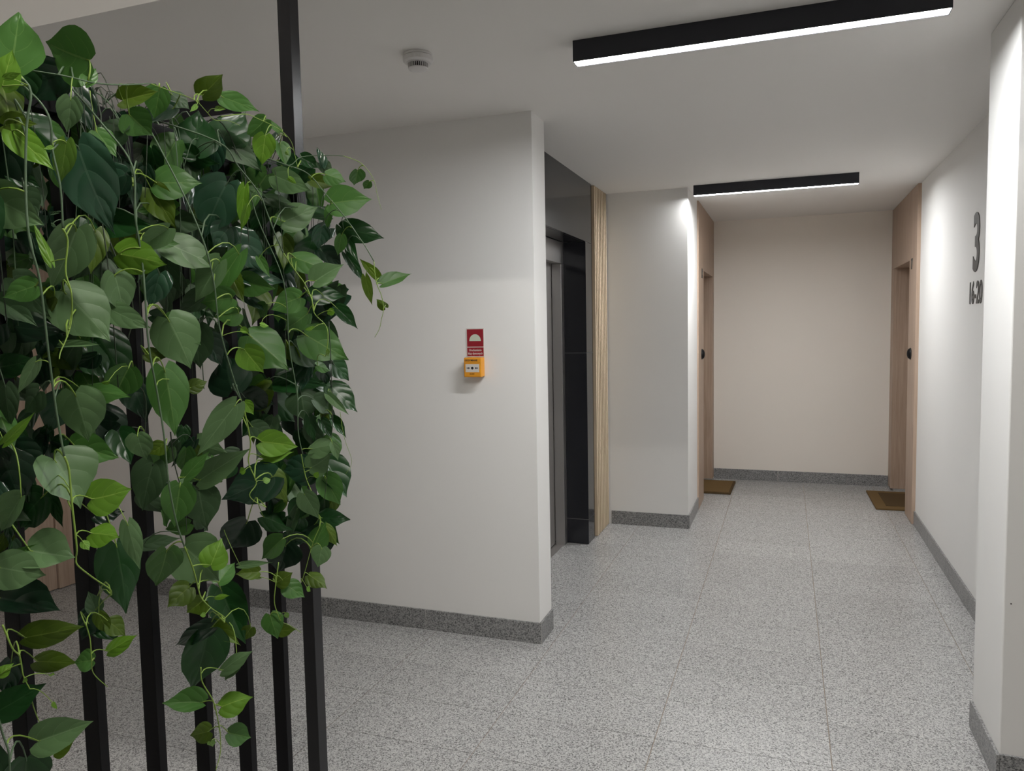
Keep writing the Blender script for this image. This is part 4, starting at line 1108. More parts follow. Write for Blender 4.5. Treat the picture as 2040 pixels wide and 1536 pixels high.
-1.310 1.823 1.950 -1.395 1.768 1.895 0.082 21 G
-1.299 1.870 1.636 -1.356 1.826 1.578 0.079 42 d
-1.240 1.753 1.790 -1.261 1.700 1.723 0.063 -6 M
-1.436 1.308 1.699 -1.425 1.339 1.635 0.059 -31 G
-1.305 0.896 1.397 -1.315 0.908 1.319 0.063 -17 G
-1.273 0.928 1.710 -1.300 0.911 1.653 0.047 -8 d
-1.412 0.985 1.665 -1.379 1.027 1.620 0.058 -24 D
-1.253 1.526 1.612 -1.179 1.513 1.572 0.046 -40 D
-1.327 1.192 1.630 -1.323 1.211 1.558 0.065 -12 G
-1.230 1.794 1.958 -1.307 1.761 1.925 0.059 -41 d
-1.345 1.422 1.773 -1.374 1.406 1.699 0.068 16 D
-1.371 1.555 1.621 -1.359 1.599 1.558 0.061 23 d
-1.246 0.880 1.793 -1.210 0.878 1.738 0.041 19 G
-1.430 1.043 1.420 -1.338 1.037 1.388 0.046 11 G
-1.318 0.978 1.724 -1.265 1.005 1.686 0.056 6 M
-1.372 1.697 1.773 -1.295 1.651 1.648 0.100 -46 G
-1.263 1.604 1.868 -1.290 1.549 1.789 0.051 18 M
-1.370 1.010 1.402 -1.468 1.025 1.385 0.035 37 M
-1.259 1.682 1.858 -1.274 1.642 1.785 0.045 36 G
-1.360 0.984 1.337 -1.343 1.047 1.297 0.055 24 d
-1.308 1.752 1.921 -1.282 1.768 1.849 0.069 -47 G
-1.384 1.982 1.795 -1.398 1.940 1.699 0.077 -34 G
-1.304 1.921 1.617 -1.269 1.837 1.496 0.079 13 d
-1.309 1.285 1.690 -1.328 1.341 1.638 0.045 33 d
-1.261 1.653 1.858 -1.314 1.667 1.755 0.076 -39 d
-1.275 0.966 1.795 -1.245 1.000 1.775 0.036 -2 d
-1.306 1.364 1.643 -1.359 1.401 1.540 0.065 3 G
-1.288 1.037 1.477 -1.314 1.063 1.412 0.044 -34 O
-1.232 0.902 1.227 -1.275 0.905 1.184 0.029 -19 d
-1.259 1.246 1.705 -1.249 1.211 1.618 0.051 -39 d
-1.358 0.961 1.290 -1.370 0.929 1.251 0.033 -6 G
-1.377 1.364 1.961 -1.342 1.364 1.862 0.068 7 G
-1.218 1.026 1.494 -1.299 1.032 1.428 0.071 34 G
-1.267 1.600 1.961 -1.320 1.606 1.874 0.076 9 d
-1.328 1.189 1.957 -1.263 1.149 1.882 0.046 -43 O
-1.349 1.717 1.717 -1.406 1.653 1.695 0.065 -19 G
-1.279 1.214 1.858 -1.210 1.194 1.772 0.059 -45 D
-1.263 1.037 1.594 -1.302 1.013 1.564 0.034 39 B
-1.324 1.117 1.485 -1.400 1.099 1.424 0.058 42 D
-1.271 0.964 1.729 -1.296 0.971 1.688 0.030 -34 D
-1.400 1.175 2.009 -1.400 1.151 1.950 0.046 33 d
-1.385 1.003 1.302 -1.475 0.993 1.243 0.059 -43 D
-1.287 1.506 1.434 -1.294 1.526 1.361 0.049 -22 d
-1.358 1.819 1.544 -1.434 1.817 1.496 0.056 -8 d
-1.189 1.814 1.829 -1.297 1.765 1.866 0.079 49 d
-1.297 1.002 1.559 -1.269 1.033 1.555 0.038 18 G
-1.275 0.909 1.822 -1.243 0.916 1.777 0.042 6 d
-1.251 1.331 1.927 -1.270 1.279 1.833 0.078 -25 M
-1.326 1.838 1.906 -1.279 1.865 1.833 0.074 -32 G
-1.368 1.052 1.481 -1.411 1.073 1.417 0.037 34 d
-1.350 1.208 1.804 -1.369 1.161 1.752 0.038 46 D
-1.429 1.183 1.827 -1.427 1.173 1.769 0.043 -21 d
-1.457 1.056 1.184 -1.384 1.025 1.120 0.058 -23 G
-1.339 1.215 1.872 -1.267 1.242 1.857 0.062 31 B
-1.284 1.365 1.763 -1.256 1.354 1.690 0.055 43 G
-1.308 1.699 1.647 -1.366 1.719 1.539 0.074 -25 M
-1.387 1.034 1.914 -1.312 1.051 1.861 0.060 47 D
-1.317 1.083 1.951 -1.404 1.100 1.970 0.034 34 G
-1.399 1.758 1.428 -1.356 1.742 1.339 0.071 49 G
-1.404 1.154 1.720 -1.477 1.163 1.689 0.032 46 O
-1.269 1.751 1.415 -1.351 1.761 1.352 0.064 0 d
-1.319 0.915 1.188 -1.336 0.919 1.130 0.045 7 d
-1.307 1.184 1.775 -1.299 1.219 1.714 0.063 49 G
-1.347 0.934 1.592 -1.308 0.935 1.526 0.061 3 G
-1.259 0.907 1.689 -1.263 0.868 1.673 0.032 -27 d
-1.320 1.604 1.511 -1.356 1.582 1.439 0.060 -25 B
-1.382 1.425 1.708 -1.331 1.349 1.615 0.069 0 d
-1.344 1.786 1.726 -1.272 1.771 1.609 0.074 -19 D
-1.414 1.692 1.433 -1.393 1.629 1.364 0.061 31 B
-1.334 0.938 1.286 -1.245 0.925 1.248 0.055 42 M
-1.388 1.465 1.858 -1.378 1.505 1.765 0.088 -37 O
-1.399 1.233 2.022 -1.343 1.190 1.919 0.061 -15 D
-1.438 1.020 1.287 -1.400 0.998 1.234 0.044 -46 G
-1.293 1.151 1.833 -1.284 1.165 1.758 0.064 -11 D
-1.292 1.124 1.779 -1.292 1.109 1.717 0.049 42 d
-1.212 1.883 1.638 -1.268 1.822 1.540 0.081 26 G
-1.261 0.948 1.611 -1.189 0.945 1.554 0.063 24 G
-1.318 1.927 1.306 -1.327 1.915 1.197 0.070 40 M
-1.152 1.781 1.565 -1.285 1.802 1.522 0.088 34 D
-1.234 1.710 1.701 -1.302 1.675 1.685 0.062 30 d
-1.262 1.200 1.616 -1.324 1.160 1.608 0.054 8 G
-1.383 1.270 1.706 -1.326 1.287 1.682 0.052 -24 G
-1.303 1.160 1.542 -1.357 1.145 1.510 0.035 38 M
-1.240 1.463 1.718 -1.253 1.490 1.618 0.067 -27 G
-1.411 1.001 1.564 -1.394 0.990 1.506 0.041 31 d
-1.323 1.488 1.488 -1.307 1.554 1.455 0.044 -5 D
-1.315 1.784 1.136 -1.272 1.751 1.030 0.074 7 M
-1.423 0.978 1.167 -1.425 0.940 1.116 0.047 28 d
-1.319 1.749 1.972 -1.364 1.706 1.881 0.085 16 O
-1.307 1.043 1.523 -1.304 1.035 1.445 0.048 -15 D
-1.242 1.800 0.926 -1.244 1.837 0.858 0.036 30 D
-1.196 1.748 1.050 -1.227 1.715 1.001 0.057 9 d
-1.278 1.824 0.972 -1.240 1.789 0.910 0.054 14 d
-1.250 1.823 0.966 -1.169 1.773 0.923 0.060 24 M
-1.267 1.605 1.129 -1.287 1.667 1.041 0.054 27 G
-1.325 1.754 1.120 -1.261 1.773 1.056 0.056 18 M
-1.232 1.798 1.266 -1.213 1.743 1.224 0.031 -32 P
-1.208 1.752 1.010 -1.169 1.746 0.972 0.037 -31 G
-1.208 1.716 1.260 -1.195 1.752 1.182 0.052 4 G
-1.268 1.599 1.015 -1.240 1.641 0.994 0.040 -3 d
-1.205 1.724 0.957 -1.290 1.750 0.903 0.053 -34 d
-1.177 1.757 0.947 -1.236 1.758 0.883 0.058 12 D
-1.265 1.757 1.231 -1.226 1.775 1.160 0.060 36 d
-1.167 1.750 1.225 -1.139 1.744 1.166 0.054 -12 M
-1.209 1.588 1.076 -1.254 1.579 1.045 0.034 2 M
-1.177 1.741 1.141 -1.126 1.740 1.103 0.052 -41 G
-1.260 1.785 1.255 -1.288 1.812 1.185 0.052 -33 D
-1.313 1.772 1.118 -1.282 1.743 1.045 0.051 14 D
-1.261 1.659 0.961 -1.200 1.692 0.951 0.045 33 D
-1.230 1.574 1.086 -1.242 1.616 1.019 0.046 -11 D
-1.295 1.737 1.079 -1.233 1.710 1.010 0.054 -27 P
-1.177 1.776 1.051 -1.195 1.744 1.002 0.050 -12 O
-1.248 1.729 1.022 -1.232 1.785 0.951 0.063 20 M
-1.253 1.677 0.958 -1.280 1.684 0.897 0.036 2 D
-1.219 1.675 1.009 -1.262 1.694 0.949 0.047 -34 d
-1.189 1.745 1.169 -1.159 1.770 1.134 0.044 39 d
-1.240 1.820 0.981 -1.211 1.764 0.927 0.047 7 d
-1.266 1.827 1.211 -1.243 1.808 1.141 0.056 30 D
-1.249 1.759 1.264 -1.200 1.782 1.225 0.054 -33 d
-1.200 1.586 1.040 -1.266 1.621 0.982 0.040 -12 d
-1.213 1.804 1.273 -1.192 1.726 1.224 0.043 -2 M
-1.310 1.808 1.226 -1.294 1.828 1.164 0.040 25 D
-1.232 1.752 0.963 -1.217 1.740 0.915 0.039 -16 D
-1.265 1.802 1.208 -1.224 1.787 1.153 0.056 36 M
-1.259 1.650 1.069 -1.263 1.643 1.018 0.037 -23 O
-1.249 1.637 1.214 -1.257 1.631 1.136 0.048 22 d
-1.286 1.677 1.163 -1.282 1.737 1.110 0.046 38 d
-1.253 1.768 1.190 -1.208 1.742 1.126 0.044 43 M
-1.313 1.345 1.261 -1.283 1.351 1.205 0.045 -38 d
-1.240 1.388 1.181 -1.322 1.409 1.147 0.036 -32 D
-1.247 1.460 1.190 -1.265 1.423 1.164 0.034 -31 d
-1.304 1.398 1.257 -1.239 1.421 1.225 0.056 30 P
-1.248 1.289 1.274 -1.290 1.291 1.243 0.029 0 G
-1.222 1.237 1.271 -1.265 1.233 1.222 0.040 -41 P
-1.285 1.367 1.251 -1.316 1.398 1.179 0.045 -20 O
-1.253 1.189 1.175 -1.247 1.239 1.121 0.044 28 G
-1.295 1.382 1.076 -1.293 1.430 1.037 0.036 0 G
-1.247 1.311 1.258 -1.282 1.335 1.196 0.041 -17 M
-1.302 1.349 1.131 -1.257 1.324 1.102 0.033 -6 P
-1.204 1.368 1.183 -1.276 1.416 1.205 0.028 -21 O
-1.264 1.403 1.220 -1.215 1.374 1.181 0.031 -22 M
-1.217 1.205 1.281 -1.233 1.221 1.219 0.039 -2 M
-1.318 1.275 1.198 -1.244 1.266 1.171 0.041 -21 d
-1.229 1.455 1.224 -1.260 1.408 1.205 0.045 -19 G
-1.245 1.305 1.306 -1.240 1.296 1.267 0.031 0 d
-1.246 1.232 1.137 -1.271 1.273 1.087 0.030 -30 M
-1.218 1.279 1.099 -1.281 1.267 1.081 0.044 -28 M
-1.258 1.327 1.185 -1.251 1.288 1.144 0.037 -41 P
-1.248 1.131 1.340 -1.304 1.114 1.341 0.046 -38 D
-1.255 1.139 1.307 -1.309 1.144 1.272 0.040 23 D
-1.286 1.100 1.389 -1.271 1.046 1.370 0.026 -15 d
-1.286 1.031 1.477 -1.218 1.031 1.455 0.047 -32 O
-1.265 1.044 1.439 -1.272 1.045 1.393 0.031 40 d
-1.272 1.007 1.312 -1.264 1.046 1.273 0.038 38 D
-1.298 1.063 1.484 -1.283 1.025 1.448 0.029 -28 d
-1.267 1.151 1.442 -1.340 1.152 1.420 0.048 33 P
-1.249 0.986 1.345 -1.283 1.000 1.304 0.025 12 d
-1.243 1.107 1.470 -1.225 1.123 1.417 0.044 -26 d
-1.291 1.094 1.370 -1.291 1.123 1.318 0.043 19 P
-1.269 1.063 1.408 -1.246 1.059 1.356 0.045 -9 D
-1.243 1.050 1.335 -1.256 1.101 1.294 0.033 4 P
-1.199 1.053 1.475 -1.248 1.047 1.449 0.035 -29 D
-1.251 1.020 1.319 -1.276 1.002 1.296 0.034 9 d
-1.263 1.189 1.447 -1.315 1.195 1.399 0.042 29 d
-1.237 1.039 1.408 -1.260 1.007 1.394 0.035 -2 M
-1.267 0.993 1.339 -1.269 0.985 1.291 0.033 35 D
-1.283 1.158 1.277 -1.316 1.143 1.261 0.031 -18 O
-1.264 1.075 1.439 -1.237 1.080 1.387 0.042 6 M
-1.304 1.155 1.318 -1.294 1.108 1.300 0.032 26 D
-1.300 1.178 1.418 -1.314 1.174 1.379 0.025 -12 O
-1.316 0.150 1.856 -1.376 0.114 1.785 0.081 -31 D
-1.348 0.135 1.967 -1.327 0.167 1.901 0.064 30 M
-1.375 0.740 1.974 -1.319 0.699 1.952 0.060 -40 D
-1.222 0.196 1.345 -1.257 0.192 1.240 0.095 11 M
-1.249 0.116 1.002 -1.246 0.139 0.887 0.097 2 d
-1.300 0.232 2.043 -1.260 0.261 1.955 0.076 7 M
-1.299 0.437 1.305 -1.296 0.518 1.213 0.078 -21 d
-1.363 0.485 1.826 -1.297 0.441 1.722 0.114 -30 M
-1.123 0.420 0.989 -1.163 0.326 0.929 0.086 -13 G
-1.196 0.786 0.948 -1.232 0.769 0.839 0.077 -14 D
-1.277 0.169 1.354 -1.308 0.196 1.269 0.057 30 B
-1.142 0.269 1.836 -1.193 0.349 1.777 0.085 -40 d
-1.280 0.807 1.939 -1.337 0.883 1.894 0.089 22 d
-1.343 0.138 1.469 -1.387 0.083 1.445 0.063 -19 Y
-1.358 0.162 1.717 -1.423 0.217 1.635 0.099 -14 D
-1.390 0.661 1.569 -1.429 0.627 1.465 0.099 18 D
-1.236 0.089 1.601 -1.194 0.131 1.540 0.056 -41 M
-1.205 0.084 1.082 -1.244 0.090 0.965 0.109 13 O
-1.195 0.477 2.038 -1.208 0.447 1.941 0.069 -16 B
-1.167 0.409 1.039 -1.164 0.463 0.984 0.056 -29 Y
-1.262 0.608 1.749 -1.240 0.571 1.685 0.061 23 O
-1.212 0.204 0.805 -1.201 0.165 0.708 0.085 20 M
-1.392 0.497 1.159 -1.330 0.422 1.113 0.065 11 O
-1.366 0.405 1.323 -1.468 0.408 1.255 0.078 35 Y
-1.323 0.209 1.937 -1.345 0.277 1.895 0.064 40 G
-1.224 0.067 1.661 -1.249 0.093 1.600 0.049 2 O
-1.406 0.168 1.317 -1.455 0.165 1.236 0.085 -40 d
-1.388 0.506 0.869 -1.446 0.514 0.768 0.104 18 M
-1.364 0.449 1.527 -1.357 0.392 1.454 0.083 -9 O
-1.223 0.741 1.219 -1.190 0.686 1.152 0.056 -27 D
-1.295 0.608 2.007 -1.367 0.704 1.982 0.096 30 Y
-1.310 0.727 2.043 -1.292 0.768 1.935 0.073 2 M
-1.194 0.168 1.452 -1.260 0.271 1.416 0.103 -5 G
-1.279 0.154 2.000 -1.311 0.201 1.934 0.075 5 P
-1.170 0.662 1.624 -1.154 0.607 1.562 0.052 12 d
-1.294 0.442 0.796 -1.326 0.564 0.765 0.098 5 d
-1.209 0.433 1.201 -1.182 0.484 1.090 0.080 -3 D
-1.380 0.874 1.702 -1.388 0.815 1.652 0.052 -25 M
-1.152 0.096 1.271 -1.154 0.086 1.166 0.074 2 d
-1.160 0.346 1.064 -1.104 0.344 0.959 0.101 -34 d
-1.475 0.473 1.637 -1.397 0.453 1.537 0.080 22 O
-1.387 0.741 2.019 -1.389 0.787 1.951 0.055 26 d
-1.174 0.124 1.857 -1.130 0.065 1.808 0.077 42 P
-1.408 0.439 1.882 -1.440 0.475 1.821 0.049 -19 D
-1.184 0.691 1.613 -1.122 0.645 1.512 0.084 11 M
-1.286 0.662 1.525 -1.273 0.705 1.448 0.066 -32 B
-1.334 0.695 1.329 -1.279 0.774 1.245 0.107 -14 D
-1.168 0.083 0.922 -1.140 0.177 0.843 0.104 8 d
-1.418 0.673 1.626 -1.413 0.646 1.553 0.067 10 B
-1.170 0.382 1.613 -1.203 0.459 1.566 0.066 19 d
-1.462 0.601 1.158 -1.413 0.627 1.088 0.074 30 D
-1.159 0.417 1.842 -1.156 0.421 1.749 0.057 11 B
-1.209 0.413 1.013 -1.240 0.365 0.971 0.054 -24 O
-1.402 0.092 0.862 -1.476 0.124 0.769 0.094 30 M
-1.178 0.631 0.911 -1.119 0.592 0.880 0.064 41 B
-1.323 0.480 1.149 -1.315 0.497 1.078 0.052 9 B
-1.327 0.615 0.961 -1.317 0.608 0.870 0.063 -19 G
-1.249 0.206 0.836 -1.226 0.195 0.739 0.072 6 D
-1.119 0.551 1.608 -1.154 0.525 1.551 0.047 -1 d
-1.276 0.660 1.538 -1.254 0.573 1.467 0.086 23 Y
-1.300 0.719 1.878 -1.362 0.767 1.803 0.080 0 d
-1.360 0.600 1.379 -1.378 0.640 1.320 0.050 7 d
-1.377 0.194 1.636 -1.363 0.232 1.559 0.053 -34 d
-1.426 0.383 1.733 -1.371 0.451 1.660 0.090 -33 M
-1.195 0.754 1.943 -1.138 0.787 1.898 0.050 10 D
-1.222 0.673 1.764 -1.201 0.727 1.724 0.050 -15 P
-1.133 0.371 1.913 -1.146 0.359 1.785 0.106 43 G
-1.216 0.365 1.659 -1.133 0.419 1.594 0.100 37 Y
-1.263 0.431 2.007 -1.287 0.334 1.990 0.070 38 D
-1.327 0.740 1.307 -1.330 0.642 1.257 0.091 -2 O
-1.206 0.448 1.602 -1.176 0.483 1.515 0.083 -11 M
-1.312 0.797 0.908 -1.334 0.765 0.798 0.091 -41 O
-1.191 0.109 0.964 -1.113 0.151 0.908 0.086 -7 D
-1.175 0.763 1.250 -1.175 0.765 1.167 0.062 -3 Y
-1.389 0.662 1.725 -1.381 0.701 1.627 0.085 -11 B
-1.262 0.558 0.783 -1.312 0.606 0.730 0.069 29 P
-1.346 0.863 1.714 -1.294 0.837 1.616 0.081 -14 G
-1.182 0.114 0.826 -1.173 0.141 0.712 0.097 33 G
-1.304 0.259 1.877 -1.266 0.242 1.763 0.079 -44 d
-1.248 0.207 1.509 -1.275 0.241 1.431 0.074 22 G
-1.467 0.726 1.493 -1.394 0.749 1.421 0.063 42 M
-1.282 0.778 0.970 -1.346 0.797 0.888 0.082 29 D
-1.158 0.336 1.846 -1.198 0.308 1.793 0.064 -29 d
-1.300 0.617 1.741 -1.348 0.542 1.675 0.090 -32 D
-1.214 0.137 0.930 -1.251 0.125 0.826 0.070 -13 P
-1.159 0.651 1.384 -1.157 0.684 1.285 0.076 30 d
-1.311 0.616 0.857 -1.318 0.603 0.768 0.064 26 d
-1.268 0.303 1.472 -1.316 0.301 1.367 0.092 15 d
-1.397 0.290 1.786 -1.340 0.343 1.689 0.091 -26 G
-1.165 0.165 1.693 -1.125 0.137 1.628 0.050 17 O
-1.181 0.638 1.215 -1.202 0.648 1.132 0.076 19 G
-1.297 0.179 1.483 -1.359 0.102 1.422 0.086 26 G
-1.151 0.771 1.792 -1.120 0.750 1.697 0.083 28 d
-1.296 0.506 1.445 -1.271 0.502 1.379 0.061 5 B
-1.201 0.590 0.923 -1.221 0.542 0.872 0.049 -42 D
-1.360 0.500 1.626 -1.412 0.503 1.543 0.061 -39 D
-1.326 0.189 1.606 -1.305 0.231 1.542 0.050 41 D
-1.193 0.636 1.572 -1.284 0.704 1.525 0.107 31 G
-1.262 0.756 1.713 -1.300 0.728 1.642 0.075 -17 d
-1.122 0.649 1.629 -1.154 0.589 1.594 0.055 42 d
-1.440 0.822 2.006 -1.410 0.741 1.927 0.085 43 O
-1.160 0.796 1.735 -1.135 0.816 1.629 0.090 23 d
-1.446 0.143 1.477 -1.375 0.122 1.456 0.063 -6 d
-1.293 0.603 1.020 -1.323 0.505 0.951 0.100 13 P
-1.205 0.560 1.085 -1.172 0.575 1.017 0.050 12 d
-1.191 0.320 1.563 -1.108 0.276 1.526 0.082 6 Y
-1.155 0.658 1.499 -1.177 0.671 1.431 0.058 -13 G
-1.188 0.689 1.181 -1.182 0.782 1.155 0.076 -37 P
-1.437 0.161 1.341 -1.415 0.181 1.265 0.071 44 M
-1.160 0.692 1.614 -1.111 0.718 1.509 0.085 18 d
-1.367 0.422 1.962 -1.409 0.450 1.877 0.087 -35 M
-1.249 0.263 1.392 -1.232 0.207 1.307 0.088 10 d
-1.337 0.770 2.029 -1.336 0.762 1.930 0.062 30 G
-1.363 0.420 2.013 -1.336 0.445 1.947 0.052 -38 d
-1.306 0.663 1.572 -1.251 0.672 1.465 0.077 15 D
-1.149 0.113 2.041 -1.174 0.131 1.915 0.082 -14 d
-1.210 0.670 1.284 -1.213 0.711 1.215 0.057 10 Y
-1.455 0.652 1.608 -1.409 0.586 1.546 0.071 22 B
-1.322 0.149 1.166 -1.300 0.248 1.117 0.075 17 P
-1.366 0.725 1.775 -1.349 0.844 1.732 0.106 -11 G
-1.239 0.706 1.692 -1.277 0.710 1.575 0.081 -18 D
-1.266 0.550 1.716 -1.261 0.577 1.601 0.082 -43 D
-1.191 0.148 1.416 -1.162 0.224 1.373 0.082 41 G
-1.135 0.656 1.833 -1.133 0.693 1.751 0.078 15 M
-1.304 0.335 1.682 -1.323 0.421 1.611 0.071 -43 Y
-1.350 0.720 1.676 -1.410 0.710 1.619 0.051 -43 d
-1.162 0.650 1.858 -1.172 0.680 1.770 0.067 0 d
-1.300 0.659 1.556 -1.314 0.667 1.484 0.053 5 d
-1.345 0.756 2.021 -1.422 0.769 1.924 0.090 11 P
-1.349 0.101 1.924 -1.333 0.153 1.814 0.086 17 O
-1.202 0.210 1.753 -1.112 0.201 1.688 0.071 12 d
-1.250 0.283 1.901 -1.200 0.341 1.861 0.062 -39 P
-1.326 0.664 1.565 -1.395 0.616 1.517 0.071 34 P
-1.277 0.890 2.017 -1.272 0.803 1.982 0.061 7 d
-1.329 0.437 1.819 -1.315 0.449 1.741 0.072 -35 d
-1.311 0.355 1.585 -1.394 0.374 1.494 0.084 -13 G
-1.158 0.667 1.584 -1.172 0.705 1.522 0.053 12 D
-1.263 0.634 1.977 -1.215 0.595 1.905 0.067 4 G
-1.318 0.805 1.315 -1.349 0.797 1.189 0.112 -11 M
-1.374 0.457 1.842 -1.396 0.549 1.759 0.088 4 Y
-1.197 0.692 1.469 -1.253 0.754 1.403 0.085 -17 B
-1.294 0.289 0.802 -1.259 0.371 0.727 0.083 40 P
-1.251 0.399 1.549 -1.212 0.439 1.502 0.054 27 D
-1.322 0.248 1.413 -1.310 0.303 1.341 0.058 -43 P
-1.279 0.409 2.022 -1.311 0.440 1.960 0.053 -2 M
-1.345 0.599 1.389 -1.397 0.568 1.275 0.089 -25 D
-1.212 0.337 1.208 -1.168 0.252 1.137 0.102 11 M
-1.308 0.724 1.527 -1.308 0.720 1.436 0.073 30 M
-1.437 0.381 1.175 -1.436 0.411 1.103 0.054 -43 M
-1.360 0.507 1.518 -1.417 0.591 1.469 0.098 -28 B
-1.351 0.631 1.281 -1.294 0.621 1.207 0.077 -31 P
-1.342 0.790 1.950 -1.332 0.755 1.882 0.051 20 B
-1.196 0.165 2.020 -1.258 0.204 1.945 0.092 28 M
-1.198 0.462 1.809 -1.169 0.490 1.747 0.056 -4 P
-1.348 0.153 0.872 -1.299 0.225 0.797 0.075 0 G
-1.280 0.729 1.856 -1.360 0.657 1.785 0.086 20 d
-1.337 0.418 1.871 -1.289 0.474 1.777 0.073 -5 B
-1.257 0.836 0.825 -1.284 0.823 0.718 0.080 22 d
-1.359 0.505 0.977 -1.406 0.495 0.879 0.092 -7 G
-1.141 0.305 1.651 -1.195 0.318 1.535 0.090 11 G
-1.194 0.522 1.251 -1.171 0.507 1.150 0.074 -15 D
-1.168 0.524 1.580 -1.235 0.454 1.525 0.069 33 O
-1.136 0.728 1.683 -1.145 0.772 1.604 0.074 44 B
-1.273 0.608 1.545 -1.289 0.710 1.523 0.081 5 D
-1.247 0.787 1.881 -1.282 0.823 1.776 0.091 24 D
-1.182 0.474 1.868 -1.177 0.503 1.785 0.055 -24 M
-1.322 0.706 1.233 -1.308 0.644 1.167 0.073 -23 M
-1.418 0.880 1.503 -1.376 0.796 1.420 0.098 -10 M
-1.263 0.621 1.875 -1.146 0.599 1.828 0.115 -13 d
-1.377 0.494 1.941 -1.352 0.430 1.892 0.061 18 d
-1.266 0.293 2.026 -1.317 0.200 1.966 0.087 3 D
-1.335 0.780 1.098 -1.290 0.745 0.994 0.076 13 O
-1.317 0.679 1.880 -1.334 0.592 1.820 0.070 27 B
-1.318 0.445 1.899 -1.291 0.423 1.829 0.056 -21 D
-1.182 0.438 1.964 -1.225 0.397 1.857 0.094 24 D
-1.150 0.653 1.075 -1.157 0.602 0.995 0.082 -19 P
-1.200 0.810 1.962 -1.163 0.786 1.877 0.058 3 O
-1.388 0.260 1.372 -1.360 0.304 1.311 0.051 6 d
-1.381 0.605 1.464 -1.434 0.662 1.427 0.061 7 d
-1.298 0.561 1.808 -1.294 0.505 1.717 0.077 -31 O
-1.281 0.610 0.966 -1.231 0.525 0.926 0.094 8 P
-1.293 0.381 1.925 -1.246 0.457 1.882 0.075 40 d
-1.413 0.458 1.500 -1.456 0.366 1.443 0.076 31 O
-1.415 0.506 1.162 -1.381 0.466 1.097 0.065 15 M
-1.142 0.247 2.032 -1.165 0.228 1.934 0.088 -19 M
-1.249 0.330 0.929 -1.279 0.274 0.873 0.069 -12 D
-1.221 0.381 1.476 -1.290 0.305 1.440 0.094 -37 d
-1.285 0.702 1.811 -1.331 0.757 1.706 0.099 42 B
-1.124 0.307 0.853 -1.189 0.401 0.803 0.082 -9 B
-1.229 0.823 1.634 -1.296 0.768 1.591 0.066 35 P
"""
# ------------------------------------------------------------------ floor: granite slabs on a bed
floor = struct(box('floor', -4.4, 2.9, -2.8, 7.9, -0.20, -0.0025, GROUT))
GX, GY = 0.0030, 0.0020
def tile_mesh():
    bm = bmesh.new()
    add_box(bm, GX / 2, 0.6 - GX / 2, GY / 2, 0.3 - GY / 2, -0.0025, 0.0, 0.0005)
    me = bpy.data.meshes.new('tile')
    bmesh.ops.recalc_face_normals(bm, faces=bm.faces)
    bm.to_mesh(me); bm.free()
    me.materials.append(TILE)
    return me
TM = tile_mesh()
rest = []
cells = []
for i in range(-8, 6):
    for j in range(-26, 11):
        x0, y0 = X2 + .6 * i, T0 + .3 * j
        x1, y1 = x0 + .6, y0 + .3
        if x1 < XLW or x0 > 2.6 or y1 < -2.5 or y0 > YW:
            continue
        if y0 > YA2 and x1 < XE - .25:
            continue
        if y0 > YB and x1 < XB - .3:
            continue
        if y0 > YP1 + .05 and x0 > XR + .3:
            continue
        p = Vector(((x0 + x1) / 2, (y0 + y1) / 2, -CAM_H))
        dz = p.dot(FWD)
        vis = dz > 1.2 and abs(p.dot(RIGHT) / dz) < .80 and -.72 < p.dot(UPV) / dz < .5
        cells.append((0 if vis else 1, p.length, x0, y0))
cells.sort()
for k, (nv, dist, x0, y0) in enumerate(cells):
    if k < 290 and not nv:
        o = bpy.data.objects.new('tile', TM)
        o.location = (x0, y0, 0)
        COL.objects.link(o)
        o.parent = floor
    else:
        rest.append((x0 + GX / 2, x0 + .6 - GX / 2, y0 + GY / 2, y0 + .3 - GY / 2, -0.0025, 0.0))
r = boxes('tile_field', rest, TILE, floor)
r['kind'] = 'stuff'

# ------------------------------------------------------------------ walls and ceilings
struct(box('wall_center', XLW - .3, XA, YA, YA2, 0, C, WALL))
struct(box('wall_left', XLW - .3, XLW, -2.5, YA, 0, 5.6, WALL))
# lift wall: solid either side of and above the portal
PY0 = 4.00
struct(boxes('wall_elevator', [(-2.0, XE - .02, YA2, PY0 - .02, 0, C), (-2.0, XE - .02, YJ + .02, YB, 0, C),
                               (-2.0, XE - .02, PY0 - .02, YJ + .02, PZ + .02, C), (-2.0, -1.56, PY0 - .02, YJ + .02, 0, PZ + .02)], WALL))
LO0, LO1, LOZ = 6.64, 7.46, 1.965      # left flat door opening
RO0, RO1, ROZ = 6.53, 7.41, 1.968      # right flat door opening
struct(boxes('wall_column', [(-2.0, XB, YB, LO0 - .02, 0, C), (-2.0, XB, LO0 - .02, LO1 + .02, LOZ + .02, C),
                             (-2.0, XB, LO1 + .02, YW, 0, C), (-2.0, XB - .30, LO0 - .02, LO1 + .02, 0, LOZ + .02)], WALL))
struct(box('wall_back', -2.0, 1.6, YW, YW + .25, 0, C, WALLB))
struct(boxes('wall_right', [(XR, 1.6, YP2, RO0 - .02, 0, C), (XR, 1.6, RO0 - .02, RO1 + .02, ROZ + .02, C),
                            (XR, 1.6, RO1 + .02, YW, 0, C), (XR + .30, 1.6, RO0 - .02, RO1 + .02, 0, ROZ + .02)], WALL))
pier = struct(box('wall_pier', XP, 2.9, YP1, YP2, 0, C, WALL, bevel=0.004))
struct(box('wall_right_hall', 2.6, 2.9, -2.5, YP1, 0, HC, WALL))
struct(box('wall_front', XLW - .3, 2.9, -2.8, -2.5, 0, 5.6, WALL))
struct(boxes('ceiling', [(XLW - .3, 2.9, YC, 7.9, C, HC + .2)], CEIL))
struct(boxes('ceiling_hall', [(-1.45, 2.9, -2.8, YC, HC, HC + .2)], CEIL))
